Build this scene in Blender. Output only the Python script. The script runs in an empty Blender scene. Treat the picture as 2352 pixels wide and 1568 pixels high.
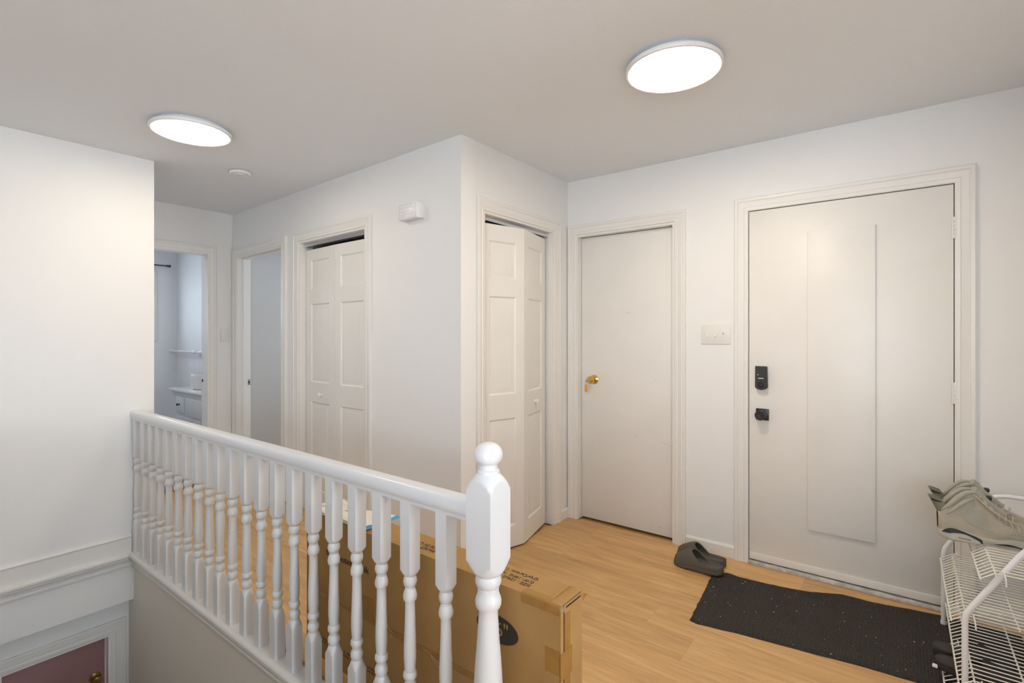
import bpy, bmesh, math, random
from mathutils import Vector, Matrix, noise
R = math.radians
random.seed(7)
S = bpy.context.scene
COL = S.collection

# ------------------------------------------------------------------ camera
CAMH = 1.33
cam = bpy.data.cameras.new('camera'); cam.sensor_width = 36.0
cam.lens = 1165.0 / 2352.0 * 36.0
cam.shift_y = -16.0 / 2352.0
cam.clip_start = 0.05
camo = bpy.data.objects.new('camera', cam); COL.objects.link(camo)
camo.location = (0, 0, CAMH); camo.rotation_euler = (R(90), 0, R(37.5))
S.camera = camo
# ------------------------------------------------------------------ exposure
S.view_settings.view_transform = 'Standard'
S.view_settings.look = 'None'
S.view_settings.gamma = 1.0
S.view_settings.use_curve_mapping = False
S.view_settings.exposure = 0.0
# ------------------------------------------------------------------ sky
w = bpy.data.worlds.new('sky'); S.world = w; w.use_nodes = True
bg = w.node_tree.nodes['Background']
bg.inputs[0].default_value = (0.84, 0.91, 1.0, 1); bg.inputs[1].default_value = 7.0
# ------------------------------------------------------------------ daylight at the windows, added bathroom fill
def area(name, loc, rot, sx, sy, power, col):
    l = bpy.data.lights.new(name, 'AREA'); l.shape = 'RECTANGLE'; l.size = sx; l.size_y = sy
    l.energy = power; l.color = col
    o = bpy.data.objects.new(name, l); COL.objects.link(o); o.location = loc; o.rotation_euler = rot
    return o
DAY = (0.86, 0.93, 1.0)
area('daylight_living', (3.92, 0.60, 1.55), (0, R(105), 0), 1.25, 1.1, 78, DAY)
area('daylight_back', (1.1, -2.52, 1.60), (R(118), 0, 0), 2.2, 1.1, 70, DAY)
area('daylight_bath', (-6.85, 1.55, 1.65), (0, R(-90), 0), 0.8, 0.8, 1.5, (0.88, 0.94, 1.0))
area('bathroom_fill', (-5.9, 1.3, 2.42), (0, 0, 0), 0.3, 0.3, 5.0, (0.96, 0.96, 1.0))  # added fill near the bathroom ceiling, no fixture there
area('daylight_bedroom', (-4.3, 4.12, 1.5), (R(-90), 0, 0), 0.7, 0.9, 10.0, (0.92, 0.96, 1.0))
LAMP_R = 48.0
LAMP_L = 26.5
LAMP_COL = (1.0, 0.855, 0.67)

# ------------------------------------------------------------------ pixel helpers (direction only; the plane gives the distance)
CY, SY = math.cos(R(37.5)), math.sin(R(37.5))
def pdir(px, py):
    r, u = px - 1176.0, 768.0 - py
    return (-1165 * SY + r * CY, 1165 * CY + r * SY, u)
def at_z(px, py, z):
    d = pdir(px, py); t = (z - CAMH) / d[2]; return Vector((d[0] * t, d[1] * t, z))
def at_y(px, py, y):
    d = pdir(px, py); t = y / d[1]; return Vector((d[0] * t, y, CAMH + d[2] * t))
def at_x(px, py, x):
    d = pdir(px, py); t = x / d[0]; return Vector((x, d[1] * t, CAMH + d[2] * t))

# ------------------------------------------------------------------ materials
MATS = {}
def newmat(name):
    m = bpy.data.materials.new(name); m.use_nodes = True
    nt = m.node_tree; b = nt.nodes['Principled BSDF']; MATS[name] = m
    return m, nt, b
def N(nt, t, **kw):
    n = nt.nodes.new(t)
    for k, v in kw.items(): setattr(n, k, v)
    return n
def sock(n, **kw):
    for k, v in kw.items(): n.inputs[k.replace('_', ' ')].default_value = v
def simple(name, col, rough=0.5, metal=0.0, bump=0.0, bscale=200.0, var=0.0, vscale=8.0, spec=None, bdetail=3.0, coat=0.0):
    m, nt, b = newmat(name)
    b.inputs['Base Color'].default_value = (*col, 1); b.inputs['Roughness'].default_value = rough
    b.inputs['Metallic'].default_value = metal
    if spec is not None: b.inputs['Specular IOR Level'].default_value = spec
    if coat: b.inputs['Coat Weight'].default_value = coat
    geo = None
    if bump or var: geo = N(nt, 'ShaderNodeNewGeometry')
    if bump:
        nz = N(nt, 'ShaderNodeTexNoise'); nz.inputs['Scale'].default_value = bscale; nz.inputs['Detail'].default_value = bdetail
        bp = N(nt, 'ShaderNodeBump'); bp.inputs['Strength'].default_value = bump; bp.inputs['Distance'].default_value = 0.002
        nt.links.new(geo.outputs['Position'], nz.inputs['Vector']); nt.links.new(nz.outputs['Fac'], bp.inputs['Height'])
        nt.links.new(bp.outputs['Normal'], b.inputs['Normal'])
    if var:
        nz = N(nt, 'ShaderNodeTexNoise'); nz.inputs['Scale'].default_value = vscale; nz.inputs['Detail'].default_value = 5
        nt.links.new(geo.outputs['Position'], nz.inputs['Vector'])
        rp = N(nt, 'ShaderNodeValToRGB')
        rp.color_ramp.elements[0].position = 0.3; rp.color_ramp.elements[1].position = 0.7
        rp.color_ramp.elements[0].color = (*[c * (1 - var) for c in col], 1)
        rp.color_ramp.elements[1].color = (*[min(1, c * (1 + var * 0.6)) for c in col], 1)
        nt.links.new(nz.outputs['Fac'], rp.inputs['Fac']); nt.links.new(rp.outputs['Color'], b.inputs['Base Color'])
    return m
WALL = simple('wall_paint', (0.87, 0.865, 0.85), 0.55, bump=0.12, bscale=160)
CEIL = simple('ceiling_paint', (0.87, 0.905, 0.95), 0.8, bump=0.55, bscale=130, bdetail=5)
TRIM = simple('trim_paint', (0.84, 0.825, 0.79), 0.35, bump=0.05, bscale=60)
DOORW = simple('door_paint', (0.84, 0.82, 0.78), 0.4, bump=0.08, bscale=90, var=0.02, vscale=5)
RAILW = simple('railing_gloss_paint', (0.775, 0.785, 0.80), 0.28, bump=0.04, bscale=50)
PLASTIC = simple('white_plastic', (0.82, 0.80, 0.76), 0.35)
PLASTW = simple('bright_white_plastic', (0.86, 0.86, 0.86), 0.35)
DARK = simple('dark_gap', (0.02, 0.02, 0.022), 0.8)
BLACKM = simple('black_metal', (0.025, 0.025, 0.027), 0.35, spec=0.5)
BLACKP = simple('black_plastic', (0.03, 0.03, 0.032), 0.45)
CHROME = simple('satin_chrome', (0.7, 0.7, 0.72), 0.25, 1.0)
BRASS = simple('polished_brass', (0.75, 0.52, 0.16), 0.16, 1.0)
OLDBRASS = simple('aged_brass', (0.42, 0.26, 0.10), 0.28, 1.0)
STEEL = simple('dull_steel', (0.45, 0.44, 0.43), 0.4, 1.0)
ORANGE = simple('orange_plastic', (0.95, 0.33, 0.01), 0.4)
MAUVE = simple('mauve_door_paint', (0.34, 0.17, 0.165), 0.5, var=0.12, vscale=3)
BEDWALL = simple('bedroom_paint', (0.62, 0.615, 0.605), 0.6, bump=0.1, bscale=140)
BATHWALL = simple('bathroom_paint', (0.87, 0.875, 0.88), 0.55)
TILE = simple('bathroom_vinyl', (0.34, 0.35, 0.38), 0.35, var=0.1, vscale=25)
CERAMIC = simple('white_ceramic', (0.88, 0.88, 0.88), 0.12)
VANITY = simple('vanity_grey_paint', (0.68, 0.70, 0.715), 0.4)
WIRE = simple('white_epoxy_wire', (0.86, 0.85, 0.80), 0.35)
TUBE = simple('white_powder_coat', (0.83, 0.85, 0.88), 0.3)
BRONZE = simple('bronze_rod', (0.13, 0.10, 0.075), 0.35, 0.8)
CARPET = simple('stair_carpet', (0.42, 0.36, 0.30), 0.95, bump=0.8, bscale=300)
FOAM = simple('grey_brown_foam', (0.105, 0.092, 0.075), 0.75, bump=0.1, bscale=500)
FOAMB = simple('black_rubber', (0.022, 0.021, 0.021), 0.7, bump=0.15, bscale=400)
FOAMG = simple('worn_footbed', (0.055, 0.048, 0.045), 0.85)
SUEDE = simple('taupe_nubuck', (0.43, 0.39, 0.31), 0.85, bump=0.15, bscale=500, var=0.1, vscale=25)
SUEDE2 = simple('grey_green_nubuck', (0.40, 0.385, 0.33), 0.85, bump=0.15, bscale=500, var=0.1, vscale=25)
MIDSOLE = simple('grey_green_rubber', (0.48, 0.48, 0.42), 0.6)
POD = simple('pale_rubber', (0.52, 0.51, 0.44), 0.5)
SHOEBLK = simple('black_shoe_rubber', (0.02, 0.024, 0.028), 0.5)
LINING = simple('shoe_lining', (0.24, 0.225, 0.18), 0.9)
LACE = simple('cream_lace', (0.50, 0.46, 0.37), 0.85, bump=0.3, bscale=900)
TAB = simple('olive_heel_tab', (0.21, 0.215, 0.165), 0.4)
INK = simple('black_print', (0.035, 0.028, 0.02), 0.7)
TAPE = simple('packing_tape', (0.36, 0.185, 0.048), 0.22, var=0.15, vscale=20, spec=0.3)
TAPEL = simple('creased_tape', (0.48, 0.33, 0.18), 0.35, var=0.25, vscale=60)
PAPER = simple('white_package', (0.84, 0.78, 0.67), 0.5, bump=0.4, bscale=40)
BLUE = simple('blue_print', (0.13, 0.42, 0.68), 0.45)
GLASSB = simple('window_glass', (0.8, 0.9, 1.0), 0.05)
GLASSB.node_tree.nodes['Principled BSDF'].inputs['Transmission Weight'].default_value = 1.0
SILVER = simple('dirty_threshold', (0.60, 0.58, 0.55), 0.45, var=0.35, vscale=30)

def wood_mat():
    m, nt, b = newmat('oak_laminate'); L = nt.links.new
    geo = N(nt, 'ShaderNodeNewGeometry'); oi = N(nt, 'ShaderNodeObjectInfo')
    mul = N(nt, 'ShaderNodeVectorMath', operation='SCALE'); mul.inputs[3].default_value = 37.0
    cmb = N(nt, 'ShaderNodeCombineXYZ')
    for i in range(3): L(oi.outputs['Random'], cmb.inputs[i])
    L(cmb.outputs[0], mul.inputs[0])
    add = N(nt, 'ShaderNodeVectorMath', operation='ADD'); L(geo.outputs['Position'], add.inputs[0]); L(mul.outputs[0], add.inputs[1])
    mp = N(nt, 'ShaderNodeMapping'); mp.inputs['Scale'].default_value = (2.2, 38, 1); L(add.outputs[0], mp.inputs[0])
    n1 = N(nt, 'ShaderNodeTexNoise'); sock(n1, Scale=2.0, Detail=8.0, Roughness=0.62, Distortion=0.6); L(mp.outputs[0], n1.inputs['Vector'])
    mp2 = N(nt, 'ShaderNodeMapping'); mp2.inputs['Scale'].default_value = (0.9, 7, 1); L(add.outputs[0], mp2.inputs[0])
    n2 = N(nt, 'ShaderNodeTexNoise'); sock(n2, Scale=2.2, Detail=3.0, Distortion=1.5); L(mp2.outputs[0], n2.inputs['Vector'])
    mix = N(nt, 'ShaderNodeMath', operation='MULTIPLY_ADD'); mix.inputs[1].default_value = 0.55
    L(n2.outputs['Fac'], mix.inputs[0])
    hf = N(nt, 'ShaderNodeMath', operation='MULTIPLY'); hf.inputs[1].default_value = 0.45; L(n1.outputs['Fac'], hf.inputs[0]); L(hf.outputs[0], mix.inputs[2])
    rp = N(nt, 'ShaderNodeValToRGB'); cr = rp.color_ramp
    cr.elements[0].position = 0.32; cr.elements[0].color = (0.49, 0.275, 0.105, 1)
    cr.elements[1].position = 0.68; cr.elements[1].color = (0.76, 0.48, 0.21, 1)
    e = cr.elements.new(0.5); e.color = (0.64, 0.38, 0.152, 1)
    L(mix.outputs[0], rp.inputs['Fac'])
    mr = N(nt, 'ShaderNodeMapRange'); mr.inputs['To Min'].default_value = 0.93; mr.inputs['To Max'].default_value = 1.10
    L(oi.outputs['Random'], mr.inputs['Value'])
    sc = N(nt, 'ShaderNodeVectorMath', operation='SCALE'); L(rp.outputs['Color'], sc.inputs[0]); L(mr.outputs[0], sc.inputs['Scale'])
    L(sc.outputs[0], b.inputs['Base Color'])
    b.inputs['Roughness'].default_value = 0.38
    bp = N(nt, 'ShaderNodeBump'); bp.inputs['Strength'].default_value = 0.08; bp.inputs['Distance'].default_value = 0.001
    L(n1.outputs['Fac'], bp.inputs['Height']); L(bp.outputs['Normal'], b.inputs['Normal'])
    return m
WOOD = wood_mat()

def card_mat(name, c0, c1):
    m, nt, b = newmat(name); L = nt.links.new
    geo = N(nt, 'ShaderNodeNewGeometry')
    n1 = N(nt, 'ShaderNodeTexNoise'); sock(n1, Scale=350.0, Detail=4.0); L(geo.outputs['Position'], n1.inputs['Vector'])
    n2 = N(nt, 'ShaderNodeTexNoise'); sock(n2, Scale=5.0, Detail=4.0); L(geo.outputs['Position'], n2.inputs['Vector'])
    ad = N(nt, 'ShaderNodeMath', operation='MULTIPLY_ADD'); ad.inputs[1].default_value = 0.4
    L(n1.outputs['Fac'], ad.inputs[0])
    hf = N(nt, 'ShaderNodeMath', operation='MULTIPLY'); hf.inputs[1].default_value = 0.6; L(n2.outputs['Fac'], hf.inputs[0]); L(hf.outputs[0], ad.inputs[2])
    rp = N(nt, 'ShaderNodeValToRGB'); cr = rp.color_ramp
    cr.elements[0].position = 0.35; cr.elements[0].color = (*c0, 1); cr.elements[1].position = 0.65; cr.elements[1].color = (*c1, 1)
    L(ad.outputs[0], rp.inputs['Fac']); L(rp.outputs['Color'], b.inputs['Base Color']); b.inputs['Roughness'].default_value = 0.9; b.inputs['Specular IOR Level'].default_value = 0.2
    mp = N(nt, 'ShaderNodeMapping'); mp.inputs['Scale'].default_value = (140, 3, 3); L(geo.outputs['Position'], mp.inputs[0])
    n3 = N(nt, 'ShaderNodeTexNoise'); sock(n3, Scale=1.0, Detail=2.0); L(mp.outputs[0], n3.inputs['Vector'])
    bp = N(nt, 'ShaderNodeBump'); bp.inputs['Strength'].default_value = 0.15; bp.inputs['Distance'].default_value = 0.001
    L(n3.outputs['Fac'], bp.inputs['Height']); L(bp.outputs['Normal'], b.inputs['Normal'])
    return m
CARD = card_mat('kraft_cardboard', (0.375, 0.214, 0.076), (0.455, 0.272, 0.104))

def mat_mat():
    m, nt, b = newmat('ribbed_mat_fibre'); L = nt.links.new
    tc = N(nt, 'ShaderNodeTexCoord')
    wv = N(nt, 'ShaderNodeTexWave'); wv.bands_direction = 'X'; sock(wv, Scale=28.0, Distortion=0.7, Detail=2.0); wv.inputs['Detail Scale'].default_value = 4.0
    L(tc.outputs['Object'], wv.inputs['Vector'])
    n1 = N(nt, 'ShaderNodeTexNoise'); sock(n1, Scale=120.0, Detail=6.0); L(tc.outputs['Object'], n1.inputs['Vector'])
    rp = N(nt, 'ShaderNodeValToRGB'); cr = rp.color_ramp
    cr.elements[0].position = 0.3; cr.elements[0].color = (0.018, 0.016, 0.014, 1); cr.elements[1].position = 0.7; cr.elements[1].color = (0.05, 0.043, 0.037, 1)
    L(n1.outputs['Fac'], rp.inputs['Fac']); L(rp.outputs['Color'], b.inputs['Base Color']); b.inputs['Roughness'].default_value = 0.95
    ad = N(nt, 'ShaderNodeMath', operation='ADD'); L(wv.outputs['Fac'], ad.inputs[0]); L(n1.outputs['Fac'], ad.inputs[1])
    bp = N(nt, 'ShaderNodeBump'); bp.inputs['Strength'].default_value = 0.8; bp.inputs['Distance'].default_value = 0.003
    L(ad.outputs[0], bp.inputs['Height']); L(bp.outputs['Normal'], b.inputs['Normal'])
    return m
MATFIB = mat_mat()

def emit_mat(name, col, st):
    m, nt, b = newmat(name)
    b.inputs['Base Color'].default_value = (0.9, 0.9, 0.9, 1)
    b.inputs['Emission Color'].default_value = (*col, 1); b.inputs['Emission Strength'].default_value = st
    return m
LED = emit_mat('led_diffuser', LAMP_COL, LAMP_R)
EDGE = emit_mat('diffuser_edge_glow', (1.0, 0.74, 0.42), 0.75)
LED_HALL = emit_mat('led_diffuser_hall', LAMP_COL, LAMP_L)

# ------------------------------------------------------------------ mesh helpers
class MB:
    def __init__(s): s.bm = bmesh.new()
    def poly(s, pts, faces):
        vs = [s.bm.verts.new(p) for p in pts]
        for f in faces:
            try: s.bm.faces.new([vs[i] for i in f])
            except ValueError: pass
        return s
    def box(s, x0, x1, y0, y1, z0, z1, bev=0.0, seg=2):
        if bev:
            t = bmesh.new(); bmesh.ops.create_cube(t, size=1.0)
            bmesh.ops.scale(t, vec=(x1 - x0, y1 - y0, z1 - z0), verts=t.verts)
            bmesh.ops.translate(t, vec=((x0 + x1) / 2, (y0 + y1) / 2, (z0 + z1) / 2), verts=t.verts)
            bmesh.ops.bevel(t, geom=t.edges[:], offset=bev, segments=seg, affect='EDGES', profile=0.5)
            me = bpy.data.meshes.new('tmp'); t.to_mesh(me); t.free(); s.bm.from_mesh(me); bpy.data.meshes.remove(me)
            return s
        p = [(x, y, z) for z in (z0, z1) for y in (y0, y1) for x in (x0, x1)]
        return s.poly(p, [(0, 2, 3, 1), (4, 5, 7, 6), (0, 1, 5, 4), (2, 6, 7, 3), (0, 4, 6, 2), (1, 3, 7, 5)])
    def grid(s, rows, closed=False, cap=False):
        n = len(rows[0]); pts = [p for r in rows for p in r]; fs = []
        for i in range(len(rows) - 1):
            for j in range(n if closed else n - 1):
                k = (j + 1) % n
                fs.append((i * n + j, i * n + k, (i + 1) * n + k, (i + 1) * n + j))
        if cap:
            fs.append(tuple(range(n - 1, -1, -1))); fs.append(tuple((len(rows) - 1) * n + j for j in range(n)))
        return s.poly(pts, fs)
    def tube(s, pts, r, n=10, cap=True):
        pts = [Vector(p) for p in pts]; rows = []; up = None
        rr = r if isinstance(r, (list, tuple)) else [r] * len(pts)
        for i, p in enumerate(pts):
            d = (pts[min(i + 1, len(pts) - 1)] - pts[max(i - 1, 0)]).normalized()
            if up is None:
                a = Vector((0, 0, 1)) if abs(d.z) < 0.9 else Vector((1, 0, 0)); up = d.cross(a).normalized()
            else:
                up = (up - d * up.dot(d)).normalized()
            v = d.cross(up)
            rows.append([p + (up * math.cos(2 * math.pi * j / n) + v * math.sin(2 * math.pi * j / n)) * rr[i] for j in range(n)])
        return s.grid(rows, True, cap)
    def lathe(s, prof, n=32, c=(0, 0, 0), axis='z', half=None, cap=True):
        # prof: (t along axis, radius); half: half-width of a square bar that clips the turning
        rows = []
        for t, r in prof:
            row = []
            for j in range(n):
                a = 2 * math.pi * j / n; q = r
                if half:
                    q = min(r, half / max(abs(math.cos(a)), abs(math.sin(a))))
                u, v = q * math.cos(a), q * math.sin(a)
                row.append(Vector(c) + (Vector((u, v, t)) if axis == 'z' else Vector((u, t, v)) if axis == 'y' else Vector((t, u, v))))
            rows.append(row)
        return s.grid(rows, True, cap)
    def prism(s, outline, z0, z1):
        n = len(outline); pts = [(x, y, z0) for x, y in outline] + [(x, y, z1) for x, y in outline]
        return s.poly(pts, [tuple(range(n - 1, -1, -1)), tuple(range(n, 2 * n))] + [(i, (i + 1) % n, n + (i + 1) % n, n + i) for i in range(n)])
    def build(s, name, mat, parent=None, ang=38.0, smooth=True, recalc=True, **tags):
        bm = s.bm
        if recalc: bmesh.ops.recalc_face_normals(bm, faces=bm.faces[:])
        if smooth:
            a = R(ang)
            for f in bm.faces: f.smooth = True
            for e in bm.edges:
                e.smooth = (len(e.link_faces) == 2 and e.calc_face_angle(0) < a)
        me = bpy.data.meshes.new(name); bm.to_mesh(me); bm.free(); me.materials.append(mat)
        return link(name, me, parent, **tags)
def link(name, me, parent=None, **tags):
    o = bpy.data.objects.new(name, me); COL.objects.link(o)
    if parent: o.parent = parent
    return tag(o, **tags)
def tag(o, label=None, cat=None, group=None, kind=None):
    if label: o['label'] = label
    if cat: o['category'] = cat
    if group: o['group'] = group
    if kind: o['kind'] = kind
    return o
def empty(name, loc=(0, 0, 0), rz=0.0, **tags):
    o = bpy.data.objects.new(name, None); COL.objects.link(o); o.location = loc; o.rotation_euler = (0, 0, rz)
    o.empty_display_size = 0.1
    return tag(o, **tags)
def copy_tree(o, parent=None):
    c = o.copy(); COL.objects.link(c); c.parent = parent
    for ch in list(o.children): copy_tree(ch, c)
    return c
def text_mesh(name, body, size, mat, parent, mtx, width=None):
    cu = bpy.data.curves.new('txt', 'FONT'); cu.body = body; cu.size = size; cu.extrude = 0.0002; cu.resolution_u = 3
    o = bpy.data.objects.new('txt', cu); COL.objects.link(o)
    me = bpy.data.meshes.new_from_object(o.evaluated_get(bpy.context.evaluated_depsgraph_get()))
    bpy.data.objects.remove(o); bpy.data.curves.remove(cu)
    xs = [v.co.x for v in me.vertices]
    if width:
        k = width / (max(xs) - min(xs)); x0 = min(xs)
        for v in me.vertices: v.co.x = (v.co.x - x0) * k
    me.transform(mtx); me.materials.clear(); me.materials.append(mat)
    return link(name, me, parent)
ST = dict(kind='structure')

# ------------------------------------------------------------------ walls, floor, ceiling
CZ = 2.44
A = Vector((-1.936, 2.058)); Bp = Vector((-4.92, 2.161))
HANG = math.atan2(A.y - Bp.y, A.x - Bp.x)          # the hall wall is a little out of square
FRONT = 3.195; XC = -1.937; XH = -4.925; XL = -3.80

def wall_local(mb, a0, a1, z0, z1, th, opens):
    cur = a0
    for (o0, o1, zt) in sorted(opens):
        mb.box(cur, o0, 0, th, z0, z1); mb.box(o0, o1, 0, th, zt, z1); cur = o1
    mb.box(cur, a1, 0, th, z0, z1)
    return mb
def wall(name, loc, rz, a0, a1, z0, z1, th, opens, mat=None):
    o = wall_local(MB(), a0, a1, z0, z1, th, opens).build(name, mat or WALL, None, smooth=False, **ST)
    o.location = loc; o.rotation_euler = (0, 0, rz); return o
# openings (along the wall, in wall-local metres)
D1 = (-0.709, 0.202, 2.05); D2 = (-1.865, -1.144, 2.047)
D3 = (-3.715 - A.x, -2.827 - A.x, 2.05); D5 = (-4.835 - A.x, -3.985 - A.x, 2.05)
D4 = (2.245, 3.0, 2.055); D6 = (1.21, 1.938, 2.05); D7 = (0.485, 0.984, -0.523)

wall('wall_front', (0, FRONT, 0), 0, -3.8, 0.68, 0, CZ, 0.115, [D1, D2])
wall('wall_entry_closet', (XC, 0, 0), R(90), 2.062, FRONT, 0, CZ, 0.11, [D4])
wall('wall_hall', (A.x, A.y, 0), HANG, -2.985, 0.0, 0, CZ, 0.11, [D3, D5])
wall('wall_hall_end', (XH, 0, 0), R(90), 1.075, 2.27, 0, CZ, 0.115, [D6])
m = MB(); m.box(XL - 0.11, XL, -2.6, 1.183, -0.318, CZ); m.box(XH, XL - 0.11, 1.075, 1.183, 0, CZ)
m.build('wall_left', WALL, smooth=False, **ST)
wall('wall_lower', (-3.895, 0, 0), R(90), -0.1, 1.075, -2.55, -0.318, 0.11, [D7])
m = MB(); m.box(-4.0, -0.87, 1.075, 1.118, -2.55, -0.106); m.box(-4.0, -0.87, 1.075, 1.118, -0.106, -0.017)
m.build('wall_stairwell', simple('stairwell_cream_paint', (0.86, 0.80, 0.72), 0.55, bump=0.12, bscale=160), smooth=False, **ST)
m = MB(); m.box(XL, -0.87, 0.0, 0.11, -2.55, 0.92); m.box(-4.01, XL, 0.0, 0.11, -2.55, -0.318); m.box(-0.98, -0.87, 0.11, 1.075, -2.55, -0.26)
m.box(-0.98, 1.8, -0.55, -0.44, 0, 1.08); m.box(-0.98, -0.87, -0.44, 0.0, 0, 0.92)  # unseen half wall behind camera, added to keep window light off the carton
m.build('wall_stair_guard_and_light_block', WALL, smooth=False, **ST)
m = MB(); m.box(-2.05, -0.9, 3.7, 3.8, 0, CZ); m.box(-2.05, -1.95, 3.31, 3.7, 0, CZ); m.box(-1.0, -0.9, 3.31, 3.7, 0, CZ); m.build('wall_leak_block', WALL, smooth=False, **ST)  # unseen walls added behind the flush door to stop sky light leaking
m = MB(); m.box(0.56, 0.68, 1.3, FRONT, 0, CZ); m.box(0.68, 4.0, 1.3, 1.42, 0, CZ); m.build('wall_right', WALL, smooth=False, **ST)
m = MB()      # wall with the living-room window
m.box(4.0, 4.12, -2.6, 0.0, 0, CZ); m.box(4.0, 4.12, 1.2, 1.42, 0, CZ); m.box(4.0, 4.12, 0.0, 1.2, 0, 0.85); m.box(4.0, 4.12, 0.0, 1.2, 2.25, CZ)
m.build('wall_living', WALL, smooth=False, **ST)
m = MB(); m.box(-3.91, -0.05, -2.72, -2.6, 0, CZ); m.box(2.4, 4.12, -2.72, -2.6, 0, CZ); m.box(-0.05, 2.4, -2.72, -2.6, 0, 0.95); m.box(-0.05, 2.4, -2.72, -2.6, 2.2, CZ)
m.build('wall_back', WALL, smooth=False, **ST)
# bathroom and bedroom shells
m = MB(); m.box(-7.01, -6.9, 0.6, 1.18, 0, CZ); m.box(-7.01, -6.9, 2.12, 2.49, 0, CZ); m.box(-7.01, -6.9, 1.18, 2.12, 0, 1.31); m.box(-7.01, -6.9, 1.18, 2.12, 2.03, CZ)
m.build('wall_bathroom', BATHWALL, smooth=False, **ST)
m = MB(); m.box(-6.9, -5.04, 2.38, 2.49, 0, CZ); m.build('wall_vanity', BATHWALL, smooth=False, **ST)
m = MB(); m.box(-7.01, -5.04, 0.49, 0.6, 0, CZ); m.box(-5.04, XH, 0.49, 1.075, 0, CZ); m.build('wall_bathroom_rear', BATHWALL, smooth=False, **ST)
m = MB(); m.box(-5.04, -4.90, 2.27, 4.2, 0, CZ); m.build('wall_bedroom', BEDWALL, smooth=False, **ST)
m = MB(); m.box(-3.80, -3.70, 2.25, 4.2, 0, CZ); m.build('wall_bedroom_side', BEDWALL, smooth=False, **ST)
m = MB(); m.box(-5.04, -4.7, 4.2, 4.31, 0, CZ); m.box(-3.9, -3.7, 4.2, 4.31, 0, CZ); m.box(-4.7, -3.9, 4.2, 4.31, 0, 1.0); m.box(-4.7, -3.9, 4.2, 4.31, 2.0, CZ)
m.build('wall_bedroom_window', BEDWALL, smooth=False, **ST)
m = MB(); m.box(-7.01, 4.12, -2.72, 4.31, CZ, CZ + 0.1); m.build('ceiling', CEIL, smooth=False, **ST)

# floor slab with single planks on it
m = MB()
m.box(-5.04, 0.68, 1.12, 4.2, -0.25, -0.012)
m.box(-0.87, 4.0, -2.6, 1.12, -0.25, -0.012); m.box(0.68, 4.0, 1.12, 1.42, -0.25, -0.012)
m.box(-3.8, -0.87, -2.6, 0.0, -0.25, -0.012)
fl = m.build('floor', WOOD, smooth=False, **ST)
PW = 0.187; plank_cache = {}
def plank(x0, x1, y0, y1):
    key = (round(x1 - x0, 3), round(y1 - y0, 3))
    if key not in plank_cache:
        o = MB().box(0, key[0] - 0.0003, 0, key[1] - 0.0003, -0.0118, 0, bev=0.0002, seg=1).build('plank', WOOD, fl, smooth=False)
        plank_cache[key] = o.data
    else:
        o = link('plank', plank_cache[key], fl)
    o.location = (x0, y0, 0)
rng = random.Random(3)
def plank_rows(ya, yb, xfun, skip=0):
    y = ya; i = 0
    while y < yb - 0.01:
        y1 = min(y + PW, yb); x0, x1 = xfun(y, y1)
        x = x0; first = True
        while x < x1 - 0.001:
            ln = rng.choice([0.3, 0.55, 0.8, 1.0, 1.22]) if first else 1.22
            e = min(x + ln, x1)
            if x1 - e < 0.12: e = x1
            plank(x, e, y, y1); x = e; first = False
        y = y1; i += 1
plank_rows(1.121, 2.056, lambda a, b: (XH + 0.03, 0.56))
plank_rows(2.056, FRONT, lambda a, b: (XC if b > 2.06 else XH, 0.56))
plank_rows(0.0, 1.121, lambda a, b: (-0.868, 0.56))
m = MB(); m.box(-0.87, 4.0, -2.6, 0.0, -0.0118, 0); m.box(0.56, 4.0, 0.0, 1.3, -0.0118, 0); m.box(-3.8, -0.87, -2.6, 0.0, -0.0118, 0)
m.build('floor_covering', WOOD, fl, smooth=False)
MB().box(-6.9, -5.04, 0.6, 2.38, -0.25, 0.0).build('floor_bathroom', TILE, smooth=False, **ST)
MB().box(-4.93, -3.80, 2.27, 4.2, -0.0118, 0.002).build('floor_bedroom', WOOD, smooth=False, **ST)
m = MB(); m.box(-5.04, XH + 0.03, D6[0], D6[1], -0.012, 0.006, bev=0.003); m.build('trim_threshold', simple('threshold_wood', (0.30, 0.15, 0.06), 0.35), **ST)
MB().box(-4.6, -0.87, -0.1, 1.12, -2.65, -2.55).build('floor_lower', CARPET, smooth=False, **ST)
# flight of stairs (below the frame)
st = empty('stairs', (0, 0, 0), kind='structure')
for i in range(11):
    zt = -0.212 * (i + 1); xa = -0.98 - 0.205 * (i + 1)
    MB().box(xa, xa + 0.205, 0.112, 1.073, -2.55, zt, bev=0.006).build('step', CARPET, st)

# ------------------------------------------------------------------ windows (they let the daylight in)
def window(name, loc, rz, w_, h_, th=0.1):
    r = empty(name, loc, rz, kind='structure')
    m = MB(); f = 0.045
    for (a, b, c, d) in ((0, f, 0, h_), (w_ - f, w_, 0, h_), (f, w_ - f, 0, f), (f, w_ - f, h_ - f, h_), (w_ / 2 - 0.02, w_ / 2 + 0.02, f, h_ - f)):
        m.box(a, b, 0.03, 0.08, c, d, bev=0.003)
    m.build('window_frame', TRIM, r)
    for k in range(2):
        MB().box(f + k * (w_ / 2 - 0.025), w_ / 2 - 0.02 + k * (w_ / 2 - 0.025), 0.052, 0.056, f, h_ - f).build('pane', GLASSB, r, smooth=False)
    return r
CPROF = [(0, 0), (0, .010), (.003, .012), (.018, .0135), (.022, .0105), (.030, .013), (.045, .017), (.050, .0155), (.053, .019), (.066, .019), (.070, .016), (.070, 0)]
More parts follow.
